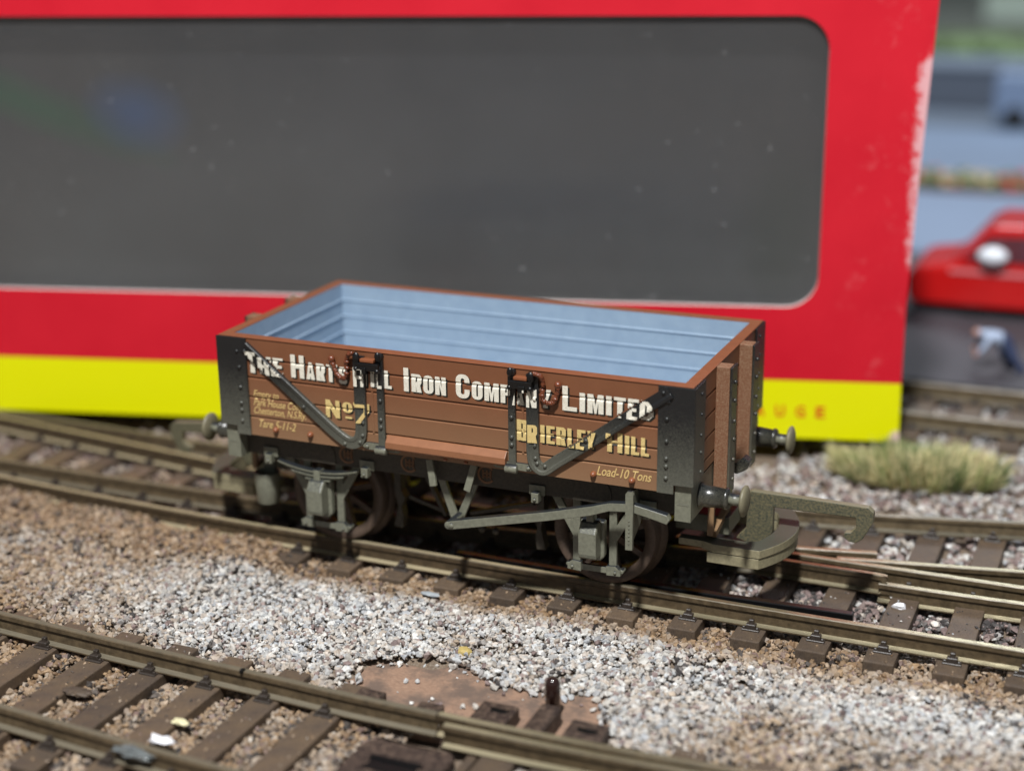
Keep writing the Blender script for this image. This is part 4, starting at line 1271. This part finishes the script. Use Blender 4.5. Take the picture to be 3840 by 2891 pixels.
sl2 = thing('point_end_frame', 'large dark plastic frame with a long slot between the front rails at the bottom edge', 'point mechanism', (46, -38, -4))
def off2(mb): mb.v = [(a_ - 46, b_ + 38, c_ + 4) for a_, b_, c_ in mb.v]; return mb
m = MB()
slab_ = [(p[0], p[1]) for p in arc(42.6, -37.6, 2.2, 90, 180, 6)] + [(40.2, -50), (51.2, -50), (51.2, -36.2), (50.4, -35.4)]
m.prism(slab_, 2, -4.3, -2.3)
off2(m).build('frame', M['dark_brown'], sl2, .45, 3)
m = MB(); m.box((43.0, -41.3, -2.32), (48.6, -40.0, -2.2)); m.box((42.8, -40.0, -2.32), (48.9, -39.4, -1.95)); m.box((42.8, -41.9, -2.32), (48.9, -41.3, -2.1))
off2(m).build('slot', M['black'], sl2, .1)
for (a_, b_, c_, d_, e_) in ((53.4, 57.4, -48, -34.4, -2.6), (59.4, 64.0, -48, -34.8, -2.5), (51.7, 52.9, -48, -34.2, -3.0)):
    m = MB(); m.box((a_, c_, -4.4), (b_, d_, e_)); off2(m).build('sleeper', M['sleeper'], sl2, .25, 2)
sb3 = [(34.4, 37.8, -29.6, -26.3, -2.3, 'short dark sleeper end behind the front rail, left of the bare board'), (42.2, 45.2, -29.6, -26.2, -2.5, 'reddish dark sleeper end lying on the bare board behind the front rail')]
for a_, b_, c_, d_, e_, lb in sb3:
    m = MB(); m.box((a_, c_, -4.3), (b_, d_, e_)); tag(m.build('sleeper_end', M['dark_brown'], None, .25, 2), lb, 'sleeper', 'cut sleeper ends behind the front rail')
# small things lying about
def lump(name, loc, sc, mat, label, cat, seed, amp=.3, res=2):
    r = np.random.default_rng(seed)
    bm = bmesh.new(); bmesh.ops.create_icosphere(bm, subdivisions=res, radius=1)
    for v in bm.verts: v.co = Vector((v.co.x * sc[0], v.co.y * sc[1], v.co.z * sc[2])) * (1 + amp * (r.random() - .5))
    me = bpy.data.meshes.new(name); bm.to_mesh(me); bm.free(); me.materials.append(mat)
    o = bpy.data.objects.new(name, me); COL.objects.link(o); o.location = loc
    return tag(o, label, cat)
lump('pebble', (41.4, -12.9, -2.9), (1.1, .8, .65), simple('tan_pebble', srgb(186, 164, 100), .6, nscale=3, var=.3, bump=.4), 'single straw yellow pebble in front of the wagon on grey stones', 'pebble', 4)
M['fluff'] = simple('white_debris', srgb(232, 232, 236), .5, var=.1)
lump('paper_scrap', (20.0, -45.6, -2.0), (1.5, .8, .35), M['fluff'], 'torn white scrap beside the nearest rail at bottom left', 'debris', 11, .9, 2)
lump('plaster_crumb', (19.4, -41.2, -2.3), (1.0, .5, .35), simple('cream_crumb', srgb(226, 218, 176), .6, var=.1), 'cream coloured crumb lying between the front rails', 'debris', 12, .6)
lump('glue_blob', (20.3, -50.4, -.8), (2.6, .9, .7), simple('silvery_glue', srgb(150, 156, 156), .12, .5, .8, 1.5, .5, .4), 'shiny grey glue blob smeared over the nearest rail', 'debris', 13, .6, 3)
lump('lint', (21.9, -31.9, .05), (.25, .5, .35), M['black'], 'tiny black speck of lint stuck on the rail of the front track', 'debris', 14, .5)
lump('stone_chip', (4.0, -39.5, -2.5), (2.0, .9, .35), M['sleeper'], 'flat brown disc of ballast stuck to a front track sleeper', 'stone', 15, .25, 3)
lump('white_chip', (88.6, 18.9, -2.6), (.9, .5, .6), M['fluff'], 'small white chip between the sleepers right of the coupling', 'debris', 16, .6)
lump('cream_chip', (93.6, 16.0, -2.8), (.6, .55, .4), simple('cream_chip', srgb(214, 206, 196), .6, var=.1), 'small cream chip between the rails near the right edge', 'debris', 17, .4)
lump('grey_flake', (30.6, -.2, -2.5), (1.5, .55, .22), simple('grey_flake', srgb(158, 164, 168), .5, var=.15), 'flat grey flake lying on the ballast below the wagon', 'debris', 18, .3)

# ================================================================ BACKGROUND RIGHT
def slab(name, x0, x1, y0, y1, z_, mat):
    m = MB(); m.box((x0, y0, -5.9), (x1, y1, z_)); o = m.build(name, mat); o['kind'] = 'structure'; return o
slab('yard_surface', -400, 500, 122, 232, -3.2, simple('dark_tarmac', srgb(74, 72, 78), .7, nscale=.05, var=.25))
slab('road', -500, 700, 232, 316, -2.2, simple('blue_grey_road', srgb(132, 150, 178), .6, nscale=.02, var=.1))
slab('road_far', -600, 900, 338, 455, -2.2, simple('blue_grey_road_far', srgb(124, 142, 168), .6, nscale=.02, var=.15))
slab('dark_yard', -700, 1000, 455, 690, -2.8, simple('slate_yard', srgb(98, 110, 126), .7, nscale=.01, var=.3))
slab('grass_field', -900, 1300, 690, 900, -2.0, simple('green_field', srgb(116, 134, 92), .8, nscale=.01, var=.3))
slab('far_ground', -1200, 1700, 900, 2500, -3.0, simple('grey_green_ground', srgb(126, 130, 120), .8, nscale=.006, var=.2))
bed = thing('flower_bed', 'long low blurred bed of red flowers and green leaves between the grey roads', 'flower bed', (70, 327, -2.2))
m = MB(); m.box((-330, -9, -3), (330, 9, 1.0)); m.build('soil', simple('bed_soil', srgb(110, 84, 78), .8, var=.2, nscale=.1), bed)
m = MB()
for i in range(900):
    x = random.uniform(-120, 160); y = random.uniform(-9, 9); r_ = random.uniform(1.0, 2.4)
    k_ = math.sin(x * .11) + random.gauss(0, .7)
    m.ball((x, y, 1 + random.random() * 2.2), r_, (1, 1, .7), mi=0 if k_ > .3 else (1 if k_ > -.9 else 2), n=4)
m.build('foliage', [simple('flower_red', srgb(200, 84, 70), .6, var=.2), simple('leaf_green', srgb(96, 122, 80), .6, var=.3), simple('flower_cream', srgb(200, 178, 138), .6, var=.2)], bed)
# low dark building beyond the roads
bd = thing('low_building', 'blurred low slate grey building beyond the road at upper right', 'building', (10, 520, -2.8))
m = MB(); m.box((-30, 0, 0), (46, 40, 16)); m.build('wall', simple('slate_wall', srgb(92, 102, 118), .7, var=.15), bd, .6)
m = MB(); m.box((-32, -2, 16), (48, 42, 18)); m.build('roof', simple('slate_roof', srgb(112, 124, 140), .7, var=.15), bd, .6)
hd = MB()
rr = np.random.default_rng(9)
for i in range(520):
    hd.ball((rr.uniform(-200, 260), rr.uniform(-9, 9), rr.uniform(2, 13)), rr.uniform(3, 6), (1.2, 1, .9), n=5)
tag(hd.build('hedge', simple('hedge_green', srgb(120, 142, 98), .8, var=.35, nscale=.1), None, loc=(40, 672, -2.8)), 'dark clipped hedge far behind at the upper right', 'hedge')
sh_ = thing('pale_block', 'blurred pale block, a guessed shape, far off at the top right edge', 'pale_block', (-2, 1010, -3))  # block with a roof, guessed for an unclear pale blob
m = MB(); m.box((-20, 0, 0), (22, 30, 24)); m.build('wall', simple('pale_wall', srgb(176, 190, 178), .7, var=.1), sh_, .6)
m = MB(); m.prism([(-24, 24), (26, 24), (1, 36)], 1, -3, 33); m.build('roof', simple('pale_roof', srgb(150, 158, 150), .7, var=.1), sh_, .4)
cr = thing('blue_grey_block', 'blurred blue grey block, a guessed shape, on the far road at the right edge', 'blue_grey_block', (62, 462, -2.2))  # guessed form for a light blue blob, wheels included
m = MB(); m.box((-14, 0, 3), (34, 16, 20)); m.build('body', simple('block_blue', srgb(120, 140, 170), .6, var=.1), cr, 1.2)
for wx in (-6, 24):
    m = MB(); m.lathe([(.01, -.5), (4, -.5), (4, 2), (.01, 2)], (wx, 0, 4), 'y', 18); m.build('wheel', M['black'], cr)
# the red car
car = thing('toy_car', 'red model car with a glint modelled as a pale oval, parked in the blurred background', 'car', (66.5, 172, -3.2))
carp = [(-2, 2.2), (-3, 5.0), (-3.2, 9.2), (-1.4, 12.2), (6.5, 13.6), (12.5, 22.0), (15, 23.6), (34, 24.0), (42, 22.0), (49, 14.2), (56, 13.2), (58, 9), (58, 2.2)]
m = MB(); m.prism(carp, 1, 0, 23); m.build('body', simple('red_car_paint', srgb(196, 24, 24), .22, 0, .6, .1, .1), car, 1.4, 3)
m = MB(); m.prism([(8.6, 14.4), (13.6, 21.0), (24.0, 21.4), (24.0, 14.6)], 1, -.25, .2); m.build('window', simple('car_glass', srgb(96, 52, 60), .1, 0, .8, 1, .1), car, .2)
m = MB(); m.prism([(25.5, 14.6), (25.5, 21.4), (39, 20.8), (45, 14.8)], 1, -.25, .2); m.build('window', simple('car_glass_b', srgb(40, 36, 42), .1, 0, .8, 1, .1), car, .2)
m = MB(); m.ball((15.0, -2.0, 16.6), 2.6, (1.25, .6, .9), n=10); m.build('glint_oval', simple('white_glint', srgb(240, 246, 255), .2, var=.02), car)  # white oval added for the bright glint on the car
m = MB(); m.box((6, -.3, 11.2), (57, .05, 12.2)); m.build('side_trim', simple('car_trim', srgb(214, 130, 134), .3, var=.05), car)
for wx in (11, 46):
    m = MB(); m.lathe([(.01, .5), (2.2, .5), (3.0, .6), (3.2, 1.2), (3.2, 4), (.01, 4)], (wx, 0, 3.2), 'y', 24)
    wl = m.build('wheel', M['black'], car)
car.scale = (1, 1, .86)
# figure bending on the yard
def figure():
    J = {'pelvis': (6.2, 0, 9.0), 'chest': (2.2, -.4, 11.2), 'neck': (-.2, -.6, 11.9), 'head': (-2.4, -.8, 12.2), 'lk': (6.8, -1.6, 4.8), 'lf': (9.6, -1.8, 1.0), 'lt': (7.6, -2.0, .5),
         'rk': (4.6, 1.4, 4.6), 'rf': (7.4, 1.6, .9), 'rt': (5.4, 1.8, .5), 'ls': (1.6, -2.6, 11.0), 'le': (.2, -3.0, 7.6), 'lh': (-1.6, -2.6, 4.8), 'rs': (1.6, 1.8, 11.0), 're': (-.2, 2.0, 7.8), 'rh': (-1.8, 1.8, 5.0)}
    R = {'pelvis': 2.1, 'chest': 2.5, 'neck': 1.0, 'head': 1.6, 'lk': 1.2, 'lf': .8, 'lt': .7, 'rk': 1.2, 'rf': .8, 'rt': .7, 'ls': 1.0, 'le': .75, 'lh': .6, 'rs': 1.0, 're': .75, 'rh': .6}
    E_ = [('pelvis', 'chest'), ('chest', 'neck'), ('neck', 'head'), ('pelvis', 'lk'), ('lk', 'lf'), ('lf', 'lt'), ('pelvis', 'rk'), ('rk', 'rf'), ('rf', 'rt'), ('chest', 'ls'), ('ls', 'le'), ('le', 'lh'), ('chest', 'rs'), ('rs', 're'), ('re', 'rh')]
    ks = list(J); me = bpy.data.meshes.new('person')
    me.from_pydata([J[k] for k in ks], [(ks.index(a_), ks.index(b_)) for a_, b_ in E_], [])
    o = bpy.data.objects.new('person', me); COL.objects.link(o)
    sk = o.modifiers.new('skin', 'SKIN')
    for i, k in enumerate(ks):
        me.skin_vertices[0].data[i].radius = (R[k], R[k]); me.skin_vertices[0].data[i].use_root = (k == 'pelvis')
    sb_ = o.modifiers.new('sub', 'SUBSURF'); sb_.levels = 2; sb_.render_levels = 2
    t = NT('figure_paint')
    p = t.xyz()
    shirt = t.mix(t.maprange(p[0], 4.3, 4.6), srgb(166, 180, 204), srgb(54, 64, 92))
    skin = t.mix(t.maprange(p[0], -.6, -.9), shirt, srgb(176, 132, 116))
    me.materials.append(t.set(skin, .6, 0, .3))
    return o
fg = figure(); fg.scale = (.85, .85, .62); fg.location = (84.5, 133, -3.2); fg.rotation_euler.z = math.radians(8)
tag(fg, 'small painted figure in pale shirt and blue trousers bending over below the red car', 'person')
